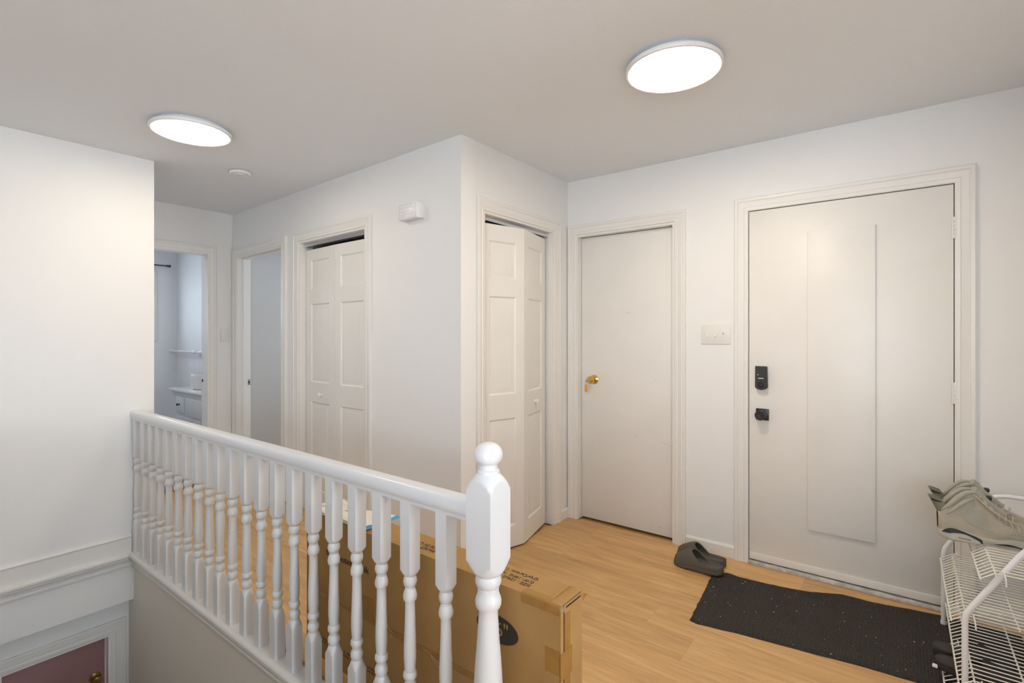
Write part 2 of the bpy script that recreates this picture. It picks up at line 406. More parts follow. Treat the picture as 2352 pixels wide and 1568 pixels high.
def casing(parent, a0, a1, zt, z0=0.0, wdt=0.07, four=False, mat=TRIM, wl=None, wr=None):
    k = wdt / 0.07; wl = wl or wdt; wr = wr or wdt; m = MB(); rows = []
    for (u, v) in CPROF:
        ul, ur, ut = u * wl / .07, u * wr / .07, u * k
        zb = z0 - (ut if four else 0)
        rows.append([(a0 - ul, -v, zb), (a0 - ul, -v, zt + ut), (a1 + ur, -v, zt + ut), (a1 + ur, -v, zb)])
    if four: rows = [r + [r[0]] for r in rows]
    return m.grid(rows).build('casing', mat, parent, ang=25)
def jamb(parent, a0, a1, zt, z0, depth, th=0.018, stop=None, mat=TRIM):
    m = MB(); m.box(a0 - 0.001, a0 + th, -0.004, depth, z0, zt); m.box(a1 - th, a1 + 0.001, -0.004, depth, z0, zt); m.box(a0 + th, a1 - th, -0.004, depth, zt - th, zt + 0.001)
    if stop is not None:
        m.box(a0 + th, a0 + th + 0.012, stop, stop + 0.035, z0, zt - th); m.box(a1 - th - 0.012, a1 - th, stop, stop + 0.035, z0, zt - th)
        m.box(a0 + th, a1 - th, stop, stop + 0.035, zt - th - 0.012, zt - th)
    return m.build('jamb', mat, parent, smooth=False)
w1 = window('window_1', (-6.9, 1.18, 1.31), R(90), 0.94, 0.72)
c = casing(w1, 0.0, 0.94, 0.72, 0.0, 0.055, four=True)
window('window_2', (4.0, 1.2, 0.85), R(-90), 1.2, 1.4)
window('window_4', (2.4, -2.6, 0.95), R(180), 2.45, 1.25)
window('window_3', (-4.7, 4.2, 1.0), 0, 0.8, 1.0)

# ------------------------------------------------------------------ doors
def panel_leaf(w_, h_, cells, th=0.032, inset=0.0):
    # slab with raised-and-fielded panels: front at y=0, back at y=th
    m = MB(); xs = sorted({0, w_} | {c[0] for c in cells} | {c[1] for c in cells}); zs = sorted({0, h_} | {c[2] for c in cells} | {c[3] for c in cells})
    for i in range(len(xs) - 1):
        for j in range(len(zs) - 1):
            x0, x1, z0, z1 = xs[i], xs[i + 1], zs[j], zs[j + 1]
            if any(c[0] <= x0 and x1 <= c[1] and c[2] <= z0 and z1 <= c[3] for c in cells): continue
            m.poly([(x0, 0, z0), (x1, 0, z0), (x1, 0, z1), (x0, 0, z1)], [(0, 1, 2, 3)])
    for (x0, x1, z0, z1) in cells:
        prev = None
        for (d, y) in ((0, 0), (0.006, 0.006), (0.010, 0.008), (0.016, 0.008), (0.036, 0.0015), (0.040, 0.0015)):
            r = [(x0 + d, y, z0 + d), (x1 - d, y, z0 + d), (x1 - d, y, z1 - d), (x0 + d, y, z1 - d)]
            if prev: m.grid([prev, r], True)
            prev = r
        m.poly(prev, [(0, 1, 2, 3)])
    m.poly([(0, th, 0), (w_, th, 0), (w_, th, h_), (0, th, h_)], [(3, 2, 1, 0)])
    for a, b in (((0, 0), (w_, 0)), ((w_, 0), (w_, h_)), ((w_, h_), (0, h_)), ((0, h_), (0, 0))):
        m.poly([(a[0], 0, a[1]), (b[0], 0, b[1]), (b[0], th, b[1]), (a[0], th, a[1])], [(3, 2, 1, 0)])
    bmesh.ops.remove_doubles(m.bm, verts=m.bm.verts[:], dist=0.0002)
    return m
def bifold_leaf(parent, p0, p1, z0, h_, cells, knob=None):
    d = Vector((p1[0] - p0[0], p1[1] - p0[1])); o = panel_leaf(d.length - 0.001, h_, cells(d.length)).build('leaf', DOORW, parent, ang=20)
    o.location = (p0[0], p0[1], z0); o.rotation_euler = (0, 0, math.atan2(d.y, d.x))
    if knob:
        k = MB().lathe([(-0.030, 0.0), (-0.029, 0.010), (-0.024, 0.0155), (-0.018, 0.0155), (-0.012, 0.009), (-0.004, 0.008), (0.0, 0.013)], 20, (knob[0], 0, knob[1]), 'y').build('knob', PLASTW, o)
    return o
def cells3(w_):
    return [(0.075, w_ - 0.075, 1.66, 1.885), (0.075, w_ - 0.075, 0.95, 1.55), (0.075, w_ - 0.075, 0.13, 0.80)]
def track(parent, a0, a1, z):
    m = MB(); m.box(a0 + 0.02, a1 - 0.02, 0.03, 0.034, z - 0.030, z); m.box(a0 + 0.02, a1 - 0.02, 0.066, 0.07, z - 0.030, z); m.box(a0 + 0.02, a1 - 0.02, 0.03, 0.07, z - 0.004, z)
    m.build('track', CHROME, parent, smooth=False)

# front door
d1 = empty('door_1', (0, FRONT, 0), 0, kind='structure')
casing(d1, D1[0], D1[1], D1[2], 0, 0.075)
jamb(d1, D1[0] - 0.018, D1[1] + 0.018, D1[2] + 0.018, 0, 0.115, 0.0185)
MB().box(D1[0] - 0.0, D1[1], 0.047, 0.10, 0, D1[2]).build('gap_shade_backing', simple('gap_shade_grey', (0.09, 0.085, 0.08), 0.8), d1, smooth=False)  # dark sheet filling the opening, so the gaps round the slab read as shade
sl = MB().box(D1[0] + 0.0035, D1[1] - 0.0035, 0.002, 0.046, 0.024, D1[2] - 0.004, bev=0.0015).build('slab', DOORW, d1)
MB().box(-0.407, -0.105, -0.013, 0.003, 0.265, 1.893, bev=0.0015).build('raised_board', DOORW, d1)
m = MB(); m.box(D1[0] + 0.008, D1[1] - 0.008, -0.003, 0.003, 0.026, 0.064, bev=0.001)
sw = m.build('door_sweep', DOORW, d1)
for x in (-0.6, -0.42, -0.21, 0.0, 0.15): MB().lathe([(-0.0045, 0), (-0.004, 0.003), (-0.003, 0.004)], 10, (x, 0, 0.045), 'y').build('screw', TRIM, sw)
MB().box(D1[0] + 0.001, D1[1] - 0.001, -0.022, 0.07, 0.0, 0.018, bev=0.003).build('threshold', SILVER, d1)
for z in (1.838, 1.052, 0.24):
    hg = empty('hinge', (D1[1] + 0.002, -0.006, z)); hg.parent = d1
    for k in range(5): MB().lathe([(-0.051 + k * 0.0205, 0.0075), (-0.032 + k * 0.0205, 0.0075)], 14).build('knuckle', TRIM, hg)
    m = MB(); m.box(-0.012, 0, 0.003, 0.0065, -0.05, 0.05); m.box(0, 0.012, 0.001, 0.0065, -0.05, 0.05); m.build('plate', TRIM, hg, smooth=False)
# keypad lock
kp = MB()
rows = []
for t, b in ((0.0, 0.0), (-0.026, 0.0), (-0.032, 0.004)):
    rows.append([(-0.667 + b, t, 1.148 - b), (-0.607 - b, t, 1.148 - b), (-0.604 - b, t, 1.028 + b), (-0.615, t, 1.017 + b), (-0.636, t, 1.012 + b), (-0.657, t, 1.017 + b), (-0.668 + b, t, 1.028 + b)])
kp = kp.grid(rows, True, True).build('keypad_lock', BLACKP, d1, ang=30)
m = MB(); m.box(-0.650, -0.622, -0.0335, -0.030, 1.078, 1.082); m.box(-0.655, -0.648, -0.0335, -0.030, 1.099, 1.102); m.build('keypad_mark', PLASTW, kp, smooth=False)
MB().lathe([(-0.042, 0.0), (-0.042, 0.009), (-0.036, 0.014), (-0.03, 0.016)], 24, (-0.636, 0, 1.043), 'y').build('turn_button', BLACKM, kp)
db = MB().box(-0.667, -0.600, -0.008, 0.003, 0.838, 0.904, bev=0.002).build('deadbolt_plate', BLACKM, d1)
MB().lathe([(-0.008, 0.013), (-0.030, 0.013), (-0.032, 0.0265), (-0.058, 0.0275)], 32, (-0.635, 0, 0.871), 'y', cap=False).build('deadbolt_knob', BLACKM, db)
MB().lathe([(-0.058, 0.0278), (-0.0605, 0.0275), (-0.0605, 0.024), (-0.059, 0.0)], 32, (-0.635, 0, 0.871), 'y').build('knob_face', BLACKM, db)
MB().lathe([(-0.056, 0.0282), (-0.0595, 0.0282)], 32, (-0.635, 0, 0.871), 'y', cap=False).build('knob_ring', CHROME, db)

# flush door with brass knob
d2 = empty('door_2', (0, FRONT, 0), 0, kind='structure')
casing(d2, D2[0], D2[1], D2[2], 0, 0.068, wl=0.064, wr=0.072)
jamb(d2, D2[0] - 0.003, D2[1] + 0.003, D2[2] + 0.003, 0, 0.115, 0.018, stop=0.088)
MB().box(D2[0] + 0.018, D2[1] - 0.018, 0.048, 0.086, 0.010, D2[2] - 0.019, bev=0.0015).build('slab', DOORW, d2)
kz = 1.008; kx = at_y(1362, 872, FRONT + 0.03).x
kn = MB().lathe([(0.050, 0.0), (0.050, 0.034), (0.046, 0.0335), (0.042, 0.028), (0.038, 0.016), (0.020, 0.0125), (0.014, 0.014), (0.006, 0.0235), (-0.006, 0.0275), (-0.018, 0.0255), (-0.025, 0.019), (-0.0255, 0.012), (-0.024, 0.0)], 32, (kx, 0, kz), 'y').build('door_knob', BRASS, d2)
MB().box(kx - 0.001, kx + 0.001, -0.027, -0.0235, kz - 0.006, kz + 0.006).build('keyhole', DARK, kn, smooth=False)
# key with tag hanging from that knob
kt = empty('key_with_tag', (kx, FRONT - 0.027, kz), label='orange plastic key tag hanging from the brass door knob', cat='key tag')
m = MB(); m.box(-0.0012, 0.0012, -0.030, 0.004, -0.004, 0.004, bev=0.0005); m.lathe([(-0.001, 0.011), (0.001, 0.011)], 20, (0, -0.040, -0.002), 'x'); m.build('key', STEEL, kt)
m = MB(); m.tube([(0.0, -0.045 + 0.011 * math.cos(a), -0.016 + 0.011 * math.sin(a)) for a in [2 * math.pi * i / 20 for i in range(21)]], 0.0012, 6); m.build('ring', STEEL, kt)
m = MB(); m.box(-0.0085, 0.0085, -0.0470, -0.0435, -0.078, -0.027, bev=0.0016); m.build('tag', ORANGE, kt)

# scuffs on that door
SCUFF = simple('grey_scuff', (0.52, 0.49, 0.44), 0.7)
SCUFFD = simple('dark_chip', (0.16, 0.14, 0.12), 0.8)
for (xa, ya, xb, yb, r_, mt) in ((1512, 1014, 1546, 1026, .0009, SCUFF), (1500, 880, 1508, 868, .0008, SCUFF), (1456, 998, 1466, 1004, .0008, SCUFF), (1440, 717, 1443, 719, .0012, SCUFFD), (1448, 715, 1449, 718, .0010, SCUFFD),
                                 (1441, 1176, 1445, 1172, .0008, SCUFF), (1512, 1210, 1518, 1213, .0009, SCUFFD), (1497, 1205, 1499, 1206, .0009, SCUFFD), (1475, 1060, 1478, 1068, .0007, SCUFF), (1549, 1090, 1550, 1102, .0016, SCUFFD)):
    p_, q_ = at_y(xa, ya, FRONT + 0.048), at_y(xb, yb, FRONT + 0.048)
    MB().tube([(p_.x, 0.048, p_.z), ((p_.x + q_.x) / 2, 0.0479, (p_.z + q_.z) / 2 + 0.002), (q_.x, 0.048, q_.z)], [r_ * .5, r_, r_ * .4], 6).build('scuff', mt, d2)

# hall closet bifold
d3 = empty('door_3', (A.x, A.y, 0), HANG, kind='structure')
casing(d3, D3[0], D3[1], D3[2], 0, 0.070)
jamb(d3, D3[0] - 0.003, D3[1] + 0.003, D3[2] + 0.003, 0, 0.11)
track(d3, D3[0], D3[1], D3[2] - 0.012)
mid = (D3[0] + D3[1]) / 2
bifold_leaf(d3, (D3[0] + 0.022, 0.050), (mid, 0.036), 0.015, 1.968, cells3, knob=(0.235, 0.862))
bifold_leaf(d3, (mid + 0.001, 0.036), (D3[1] - 0.022, 0.046), 0.015, 1.968, cells3)
# entry closet bifold, folded slightly out
d4 = empty('door_4', (XC, 0, 0), R(90), kind='structure')
casing(d4, D4[0], D4[1], D4[2], 0, 0.070, wr=0.085, wl=0.062)
jamb(d4, D4[0] - 0.003, D4[1] + 0.003, D4[2] + 0.003, 0, 0.11)
track(d4, D4[0], D4[1], D4[2] - 0.012)
bifold_leaf(d4, (2.268, 0.046), (2.592, -0.046), 0.012, 1.985, lambda w_: [(0.07, w_ - 0.065, 1.66, 1.885), (0.07, w_ - 0.065, 0.95, 1.55), (0.07, w_ - 0.065, 0.13, 0.80)])
bifold_leaf(d4, (2.594, -0.046), (2.965, 0.046), 0.012, 1.985, lambda w_: [(0.07, w_ - 0.07, 1.66, 1.885), (0.07, w_ - 0.07, 0.95, 1.55), (0.07, w_ - 0.07, 0.13, 0.80)], knob=(0.18, 0.876))
# open doorway to the dim bedroom
d5 = empty('door_5', (A.x, A.y, 0), HANG, kind='structure')
casing(d5, D5[0], D5[1], D5[2], 0, 0.070, wr=0.085)
jamb(d5, D5[0] - 0.010, D5[1] + 0.003, D5[2] + 0.003, 0, 0.115, stop=0.045)
sp = MB().box(D5[0] + 0.0078, D5[0] + 0.0095, 0.088, 0.112, 0.86, 0.915, bev=0.0006).build('strike_plate', CHROME, d5)
MB().box(D5[0] + 0.0090, D5[0] + 0.0102, 0.093, 0.104, 0.876, 0.898).build('latch_hole', DARK, sp, smooth=False)
# bathroom doorway
d6 = empty('door_6', (XH, 0, 0), R(90), kind='structure')
casing(d6, D6[0], D6[1], D6[2], 0, 0.072)
jamb(d6, D6[0] - 0.016, D6[1] + 0.020, D6[2] + 0.012, 0, 0.115)
MB().box(D6[1] - 0.0005, D6[1] + 0.0025, 0.080, 0.112, 0.90, 0.925, bev=0.0006).build('strike_plate', BLACKM, d6)
# small closet door down the stairs
d7 = empty('door_7', (-3.895, 0, 0), R(90), kind='structure')
casing(d7, D7[0], D7[1], D7[2], -2.55, 0.074)
jamb(d7, D7[0] - 0.003, D7[1] + 0.003, D7[2] + 0.003, -2.55, 0.11)
MB().box(D7[0] + 0.018, D7[1] - 0.018, 0.055, 0.09, -2.54, D7[2] - 0.018, bev=0.0015).build('slab', MAUVE, d7)
MB().lathe([(0.056, 0.0), (0.056, 0.030), (0.051, 0.029), (0.046, 0.013), (0.030, 0.012), (0.022, 0.020), (0.010, 0.026), (-0.002, 0.023), (-0.006, 0.012), (-0.006, 0.0)], 28, (0.918, 0, -0.785), 'y').build('door_knob', OLDBRASS, d7)

# chipped plaster at the foot of the wall corner
m = MB(); rg = random.Random(5)
for k in range(9):
    x, y, z = A.x - 0.004 - 0.008 * k * rg.random(), A.y - 0.0135 + 0.0, 0.002 + 0.035 * rg.random() * (1 - k / 12)
    w2 = 0.006 + 0.010 * rg.random()
    m.poly([(x - w2, y - 0.001, 0.0005), (x + w2, y - 0.002, 0.0005), (x + w2 * .4, y - 0.0015, z + 0.008), (x - w2 * .6, y - 0.001, z + 0.004), (x, y + 0.004, z)], [(0, 1, 2, 3), (0, 3, 4), (1, 4, 2), (2, 4, 3)])
m.build('trim_chipped_corner', SCUFFD, smooth=False, recalc=False, **ST)
# ------------------------------------------------------------------ baseboards and stair trim
def baseboard(name, loc, rz, segs, h_=0.075, th=0.012, mat=TRIM):
    m = MB()
    for a0, a1 in segs:
        pr = [(0, 0), (-th, 0), (-th, h_ - 0.012), (-th * 0.55, h_ - 0.004), (-th * 0.3, h_), (0, h_)]
        m.grid([[(a0, y, z) for y, z in pr], [(a1, y, z) for y, z in pr]], True, True)
    o = m.build(name, mat, None, ang=30, **ST); o.location = loc; o.rotation_euler = (0, 0, rz); return o
baseboard('baseboard_front', (0, FRONT, 0), 0, [(D2[1] + 0.073, D1[0] - 0.076), (D1[1] + 0.076, 0.56)])
baseboard('baseboard_entry_closet', (XC, 0, 0), R(90), [(2.062, D4[0] - 0.063), (D4[1] + 0.086, FRONT)], 0.07)
baseboard('baseboard_hall', (A.x, A.y, 0), HANG, [(D3[1] + 0.071, 0.0)], 0.075)
baseboard('baseboard_right', (0.56, 0, 0), R(-90), [(-FRONT, -1.3)], 0.075)
# baseboard with bead on the left wall above the stairs
m = MB(); pr = [(0, -0.018), (0.012, -0.018), (0.012, 0.074), (0.016, 0.078), (0.017, 0.084), (0.012, 0.089), (0.010, 0.096), (0.003, 0.098), (0, 0.098)]
m.grid([[(XL + y, 0.11, z) for y, z in pr], [(XL + y, 1.06, z) for y, z in pr]], True, True)
m.build('baseboard_left', TRIM, ang=30, **ST)
# nosing and cove around the stairwell
pr = [(0, -0.106), (.009, -0.106), (.012, -0.100), (.012, -0.090), (.008, -0.086), (.010, -0.076), (.016, -0.064), (.023, -0.056), (.024, -0.046), (.031, -0.044), (.036, -0.038), (.036, -0.026), (.032, -0.019), (.028, -0.017), (0, -0.017)]
rows = [[(XL + u, 0.11, z), (XL + u, 1.075 - u, z), (-0.87, 1.075 - u, z)] for u, z in pr]
MB().grid(rows).build('trim_stair_nosing', TRIM, ang=28, **ST)
MB().box(XL, -0.87, 1.060, 1.121, -0.0175, -0.016).build('trim_stair_cap', TRIM, smooth=False, **ST)

# ------------------------------------------------------------------ stair railing
YR = 1.085
rail = empty('stair_railing', (XL, YR, -0.016), label='white turned-baluster stair railing with round-topped newel post', cat='railing')
inv = Matrix.Translation((-XL, -YR, 0.016))
def rp_(o): o.data.transform(inv) if o.data.users == 1 else None; return o
prf = [(-.022, .801), (-.023, .812), (-.028, .815), (-.0315, .822), (-.0325, .831), (-.0315, .843), (-.0285, .852), (-.023, .858), (-.016, .8605), (0, .8615)]
prf = prf + [(-y, z) for y, z in prf[-2::-1]]
m = MB(); m.grid([[(0.0, y, z + 0.016) for y, z in prf], [(-0.962 - XL, y, z + 0.016) for y, z in prf]], True, True)
m.build('handrail', RAILW, rail, ang=30)
HB = 0.0222
def curve(z0, r0, z1, r1, n, e):
    return [(z0 + (z1 - z0) * i / n, r0 + (r1 - r0) * ((i / n) ** e)) for i in range(1, n)]
def bal_profile(flip=False):
    P = [(-0.016, .0316), (0.158, .0316)] + curve(0.158, .0316, 0.186, .0195, 6, 0.8) + [(0.186, .0195), (0.1885, .0175),
         (0.192, .0180), (0.199, .0212), (0.2085, .0224), (0.217, .0205), (0.2235, .0165), (0.2255, .0150), (0.2275, .0160), (0.2295, .0160), (0.231, .0150),
         (0.235, .0175), (0.241, .0212), (0.247, .0222), (0.255, .0212), (0.2610, .0185), (0.2615, .0165)]
    S1 = [(0.275, .0180), (0.300, .0198), (0.325, .0200), (0.36, .0190), (0.41, .0170), (0.46, .0158), (0.484, .0155)]
    if flip:
        S1 = [(0.2615 + 0.4855 - z, r) for z, r in S1[::-1]]
    P += S1 + [(0.4855, .0158), (0.4865, .0200), (0.492, .0218), (0.502, .0222), (0.513, .0195), (0.522, .0162), (0.5235, .0152), (0.526, .0162), (0.528, .0152),
         (0.534, .0195), (0.546, .0222), (0.556, .0205), (0.562, .0180), (0.564, .0172), (0.566, .0190)] + curve(0.566, .0195, 0.582, .0316, 6, 1.05) + [(0.582, .0316), (0.803, .0316)]
    return [(z + 0.016, r) for z, r in P]
balx = [-3.766, -3.624, -3.497, -3.380, -3.255, -3.121, -2.989, -2.857, -2.727, -2.607, -2.478, -2.338, -2.205, -2.069, -1.936, -1.797, -1.661, -1.521, -1.385, -1.242, -1.082]
b0 = MB().lathe(bal_profile(), 32, half=HB).build('baluster', RAILW, rail, ang=32); meA = b0.data
b1 = MB().lathe(bal_profile(True), 32, half=HB).build('baluster', RAILW, rail, ang=32); meB = b1.data
for i, x in enumerate(balx):
    if i == 0: o = b0
    elif i == 9: o = b1
    else: o = link('baluster', meA, rail)
    o.location = (x - XL, 0, 0)
NP = [(-0.30, .0625), (0.10, .0625)] + curve(0.10, .0625, 0.135, .040, 5, .75) + [(0.135, .040), (0.142, .034), (0.155, .040), (0.17, .041), (0.185, .036), (0.195, .030), (0.20, .034), (0.22, .040), (0.26, .0425), (0.30, .0425), (0.352, .0408), (0.42, .0365), (0.48, .0315), (0.54, .0278), (0.566, .0268),
      (0.568, .0275), (0.570, .0330), (0.577, .0362), (0.588, .0370), (0.598, .0350), (0.606, .0315), (0.613, .0300), (0.618, .0295), (0.622, .0302), (0.627, .0302), (0.631, .0330), (0.640, .0366), (0.648, .0368), (0.656, .0350), (0.661, .0335), (0.663, .0345)] + curve(0.663, .0380, 0.704, .0625, 8, 1.0) + [(0.704, .0625), (0.889, .0625)] + curve(0.889, .0625, 0.938, .0365, 10, 1.9) + [(0.938, .0365), (0.940, .0340), (0.944, .0318), (0.949, .0322), (0.952, .0310), (0.954, .0275), (0.957, .0258), (0.961, .0268), (0.964, .0262), (0.966, .0240), (0.972, .0235)]
nw = MB().lathe([(z + 0.016, r) for z, r in NP], 48, half=0.0440).build('newel_post', RAILW, rail, ang=32)
nw.location = (-0.916 - XL, 0, 0)
BF = [(0.968, .0225), (0.9715, .0290), (0.976, .0350), (0.983, .0390), (0.991, .0405), (0.999, .0402), (1.008, .0378), (1.016, .0330), (1.023, .0250), (1.0275, .0150), (1.029, 0.0005)]
fi = MB().lathe([(z + 0.016, r) for z, r in BF], 40).build('ball_finial', RAILW, nw, ang=40)

# ------------------------------------------------------------------ ceiling fixtures
def ceiling_light(x, y, label, led):
    r = empty('ceiling_light', (x, y, CZ - 0.034), label=label, cat='ceiling light')
    MB().lathe([(0.034, 0.165), (0.022, 0.172), (0.020, 0.186)], 64, cap=False).build('backplate', PLASTW, r)
    MB().lathe([(0.022, 0.17), (0.021, 0.186), (0.016, 0.191), (0.006, 0.192), (0.001, 0.1895), (-0.001, 0.183), (0.0005, 0.1795)], 72, cap=False).build('rim', PLASTW, r)
    MB().lathe([(0.0004, 0.1825), (0.0008, 0.1785)], 72, cap=False).build('diffuser_edge', EDGE, r)
    MB().lathe([(0.0012, 0.1790), (-0.0002, 0.12), (-0.0006, 0.0005)], 72).build('diffuser', led, r)
    return r
ceiling_light(-0.740, 2.050, 'round flush LED ceiling light over the entry in front of the front door', LED)
ceiling_light(-3.020, 1.112, 'round flush LED ceiling light over the hall end of the stair railing', LED_HALL)
sm = empty('smoke_detector', (-3.575, 1.615, CZ), label='small white smoke detector on the hall ceiling', cat='smoke detector')
MB().lathe([(0, 0.058), (-0.006, 0.066), (-0.016, 0.066), (-0.022, 0.060), (-0.0225, 0.048), (-0.0205, 0.046), (-0.0205, 0.030), (-0.025, 0.026), (-0.028, 0.0)], 40).build('housing', PLASTW, sm)
MB().lathe([(-0.030, 0.0), (-0.0295, 0.008), (-0.027, 0.010)], 16, (0.012, 0.01, 0)).build('test_button', PLASTIC, sm)
MB().lathe([(-0.0285, 0.0), (-0.028, 0.004)], 12, (-0.018, -0.01, 0)).build('indicator', DARK, sm)

# ------------------------------------------------------------------ wall fixtures
def switch(name, loc, rz, n, label, cat='light switch'):
    r = empty(name, loc, rz, label=label, cat=cat); w_ = 0.07 + 0.05 * (n - 1)
    MB().box(-w_ / 2, w_ / 2, -0.007, 0, -0.06, 0.06, bev=0.003).build('wall_plate', PLASTIC, r)
    for i in range(n):
        x = (i - (n - 1) / 2) * 0.046
        up = (i == n - 1)
        m = MB(); m.box(x - 0.005, x + 0.005, -0.009, -0.004, -0.012, 0.012); m.build('toggle_slot', PLASTIC, r, smooth=False)
        zz = 0.004 if up else -0.004
        m = MB(); m.poly([(x - .0042, -.008, zz - .006), (x + .0042, -.008, zz - .006), (x + .0042, -.008, zz + .006), (x - .0042, -.008, zz + .006),
                          (x - .0036, -.019, zz * 3.2 - .0035), (x + .0036, -.019, zz * 3.2 - .0035), (x + .0036, -.019, zz * 3.2 + .0035), (x - .0036, -.019, zz * 3.2 + .0035)],
                         [(0, 1, 2, 3), (7, 6, 5, 4), (0, 4, 5, 1), (1, 5, 6, 2), (2, 6, 7, 3), (3, 7, 4, 0)])
        m.build('toggle', PLASTW, r, smooth=False)
        for s in (-1, 1): MB().lathe([(-0.0085, 0), (-0.008, 0.003), (-0.0065, 0.0035)], 10, (x, 0, s * 0.03), 'y').build('screw', PLASTW, r)
    return r
switch('light_switch', (-0.893, FRONT, 1.332), 0, 3, 'three-gang white toggle switch plate beside the front door')
switch('light_switch', (XH, 2.088, 1.322), R(90), 1, 'single white toggle switch plate beside the bathroom doorway')
# door chime
ch = empty('door_chime', (A.x, A.y, 0), HANG, label='white box door chime with grooved front high on hall wall', cat='door chime')
nrm = Vector((math.sin(HANG), -math.cos(HANG)))
def on_hall(px, py, off):
    d = pdir(px, py); t = (A.dot(nrm) + off) / (d[0] * nrm.x + d[1] * nrm.y)
    p = Vector((d[0] * t, d[1] * t)) - A
    return (p.dot(Vector((math.cos(HANG), math.sin(HANG)))), CAMH + d[2] * t)
dep = 0.058
ca, cz1 = on_hall(914, 472, dep); cb, _ = on_hall(956.5, 462, dep); _, cz0 = on_hall(914, 507, dep)
MB().box(ca, cb, -dep, -0.012, cz0, cz1, bev=0.003).build('cover', PLASTW, ch)
MB().box(ca + 0.002, cb - 0.002, -0.012, 0, cz0 + 0.004, cz1 - 0.003).build('back_box', PLASTIC, ch, smooth=False)
GRV = simple('shaded_groove', (0.62, 0.59, 0.54), 0.6)
W_, H_ = cb - ca, cz1 - cz0
def groove(u0, v0, u1, v1):
    t = 0.0006
    MB().box(ca + u0 * W_ - t * (u0 == u1), ca + u1 * W_ + t * (u0 == u1), -dep - 0.0004, -dep + 0.001, cz0 + v0 * H_ - t * (v0 == v1), cz0 + v1 * H_ + t * (v0 == v1)).build('groove', GRV, ch, smooth=False)
for g in ((.09, .08, .09, .93), (.97, .08, .97, .93), (.09, .93, .72, .93), (.72, .62, .72, .93), (.09, .72, .72, .72), (.72, .62, .97, .62), (.57, .52, .57, .72), (.09, .48, .72, .48), (.38, .10, .38, .48), (.09, .27, .38, .27), (.38, .30, .84, .30), (.25, .10, .25, .27), (.74, .12, .74, .48), (.85, .12, .85, .6), (.09, .08, .97, .08)):
    groove(*g)

# ------------------------------------------------------------------ carton behind the railing
BT = 0.585; bx0, bx1, by0, by1 = -2.005, -0.742, 1.180, 1.300
box = empty('cardboard_box', ((bx0 + bx1) / 2, (by0 + by1) / 2, 0), label='long upright brown cardboard carton standing behind the stair railing', cat='box')
binv = Matrix.Translation((-(bx0 + bx1) / 2, -(by0 + by1) / 2, 0))
def bpart(mb, name, mat, **k):
    o = mb.build(name, mat, box, **k); o.data.transform(binv); return o
m = MB(); nx, nz = 60, 24
def wob(x, z): return 0.0016 * noise.noise(Vector((x * 7, 3.1, z * 7))) + 0.0012 * noise.noise(Vector((x * 18, 9.1, z * 18)))
rows = [[(bx0 + (bx1 - bx0) * i / nx, by0 + wob(bx0 + (bx1 - bx0) * i / nx, BT * j / nz) * (0 < j < nz), BT * j / nz) for j in range(nz + 1)] for i in range(nx + 1)]
m.grid(rows)
m.poly([(bx0, by0, 0), (bx1, by0, 0), (bx1, by1, 0), (bx0, by1, 0), (bx0, by0, BT), (bx1, by0, BT), (bx1, by1, BT), (bx0, by1, BT)], [(3, 2, 1, 0), (4, 5, 6, 7), (2, 3, 7, 6), (1, 2, 6, 5), (3, 0, 4, 7)])
bmesh.ops.remove_doubles(m.bm, verts=m.bm.verts[:], dist=0.0005)
bpart(m, 'carton_body', CARD, ang=40)
# end flaps and tape
bpart(MB().box(bx1 - 0.001, bx1 + 0.004, by0 + 0.001, by0 + 0.016, 0.003, BT - 0.012, bev=0.001), 'end_flap', CARD)
bpart(MB().box(bx1 - 0.001, bx1 + 0.003, by0 + 0.021, by1 - 0.001, 0.003, BT - 0.004, bev=0.001), 'end_flap', CARD)
bpart(MB().box(bx1 - 0.030, bx1 + 0.003, by0 + 0.003, by1 - 0.002, BT - 0.001, BT + 0.0035, bev=0.0012), 'top_flap', CARD)
bpart(MB().box(bx1 - 0.048, bx1 - 0.034, by0 + 0.003, by1 - 0.002, BT - 0.001, BT + 0.0015, bev=0.0006), 'top_flap', CARD)
bpart(MB().box(bx1 + 0.0005, bx1 + 0.0045, by0 + 0.030, by1 - 0.012, BT - 0.014, BT - 0.0105), 'flap_gap', DARK, smooth=False)
bpart(MB().box(bx1 - 0.002, bx1 + 0.0035, by0 + 0.0165, by0 + 0.0205, 0.003, BT - 0.012), 'flap_gap', DARK, smooth=False)
t = 0.0006
def crumple(x0, x1, n, f):
    return [(x0 + (x1 - x0) * i / n, 0.0012 * noise.noise(Vector((i * 0.9, f, 2.0)))) for i in range(n + 1)]
rows = []
for x, q in crumple(bx1 - 0.13, bx1 + 0.001, 14, 4.0):
    rows.append([(x, by0 - 0.0012 + q * .5, BT - 0.026), (x, by0 - 0.0016 + q * .5, BT - 0.004), (x, by0 - 0.0004, BT + 0.0012 + q), (x, by0 + 0.012, BT + 0.0018 + q), (x, by0 + 0.030, BT + 0.0012)])
bpart(MB().grid(rows), 'packing_tape', TAPE, ang=20, recalc=False)
bpart(MB().box(bx1 + 0.003, bx1 + 0.0046, by0 + 0.020, by0 + 0.050, 0.10, BT - 0.03), 'packing_tape', TAPE, smooth=False)
bpart(MB().box(bx1 - 0.045, bx1 + 0.0008, by0 - 0.0019, by0 - 0.0005, 0.395, 0.462), 'packing_tape', TAPE, smooth=False)
bpart(MB().box(bx1 + 0.003, bx1 + 0.0052, by0 - 0.001, by0 + 0.060, 0.380, 0.455), 'packing_tape', TAPE, smooth=False)
bpart(MB().box(bx0 + 0.03, bx1 - 0.16, by0 - 0.0021, by0 - 0.0012, 0.255, 0.275), 'packing_tape', TAPE, smooth=False)
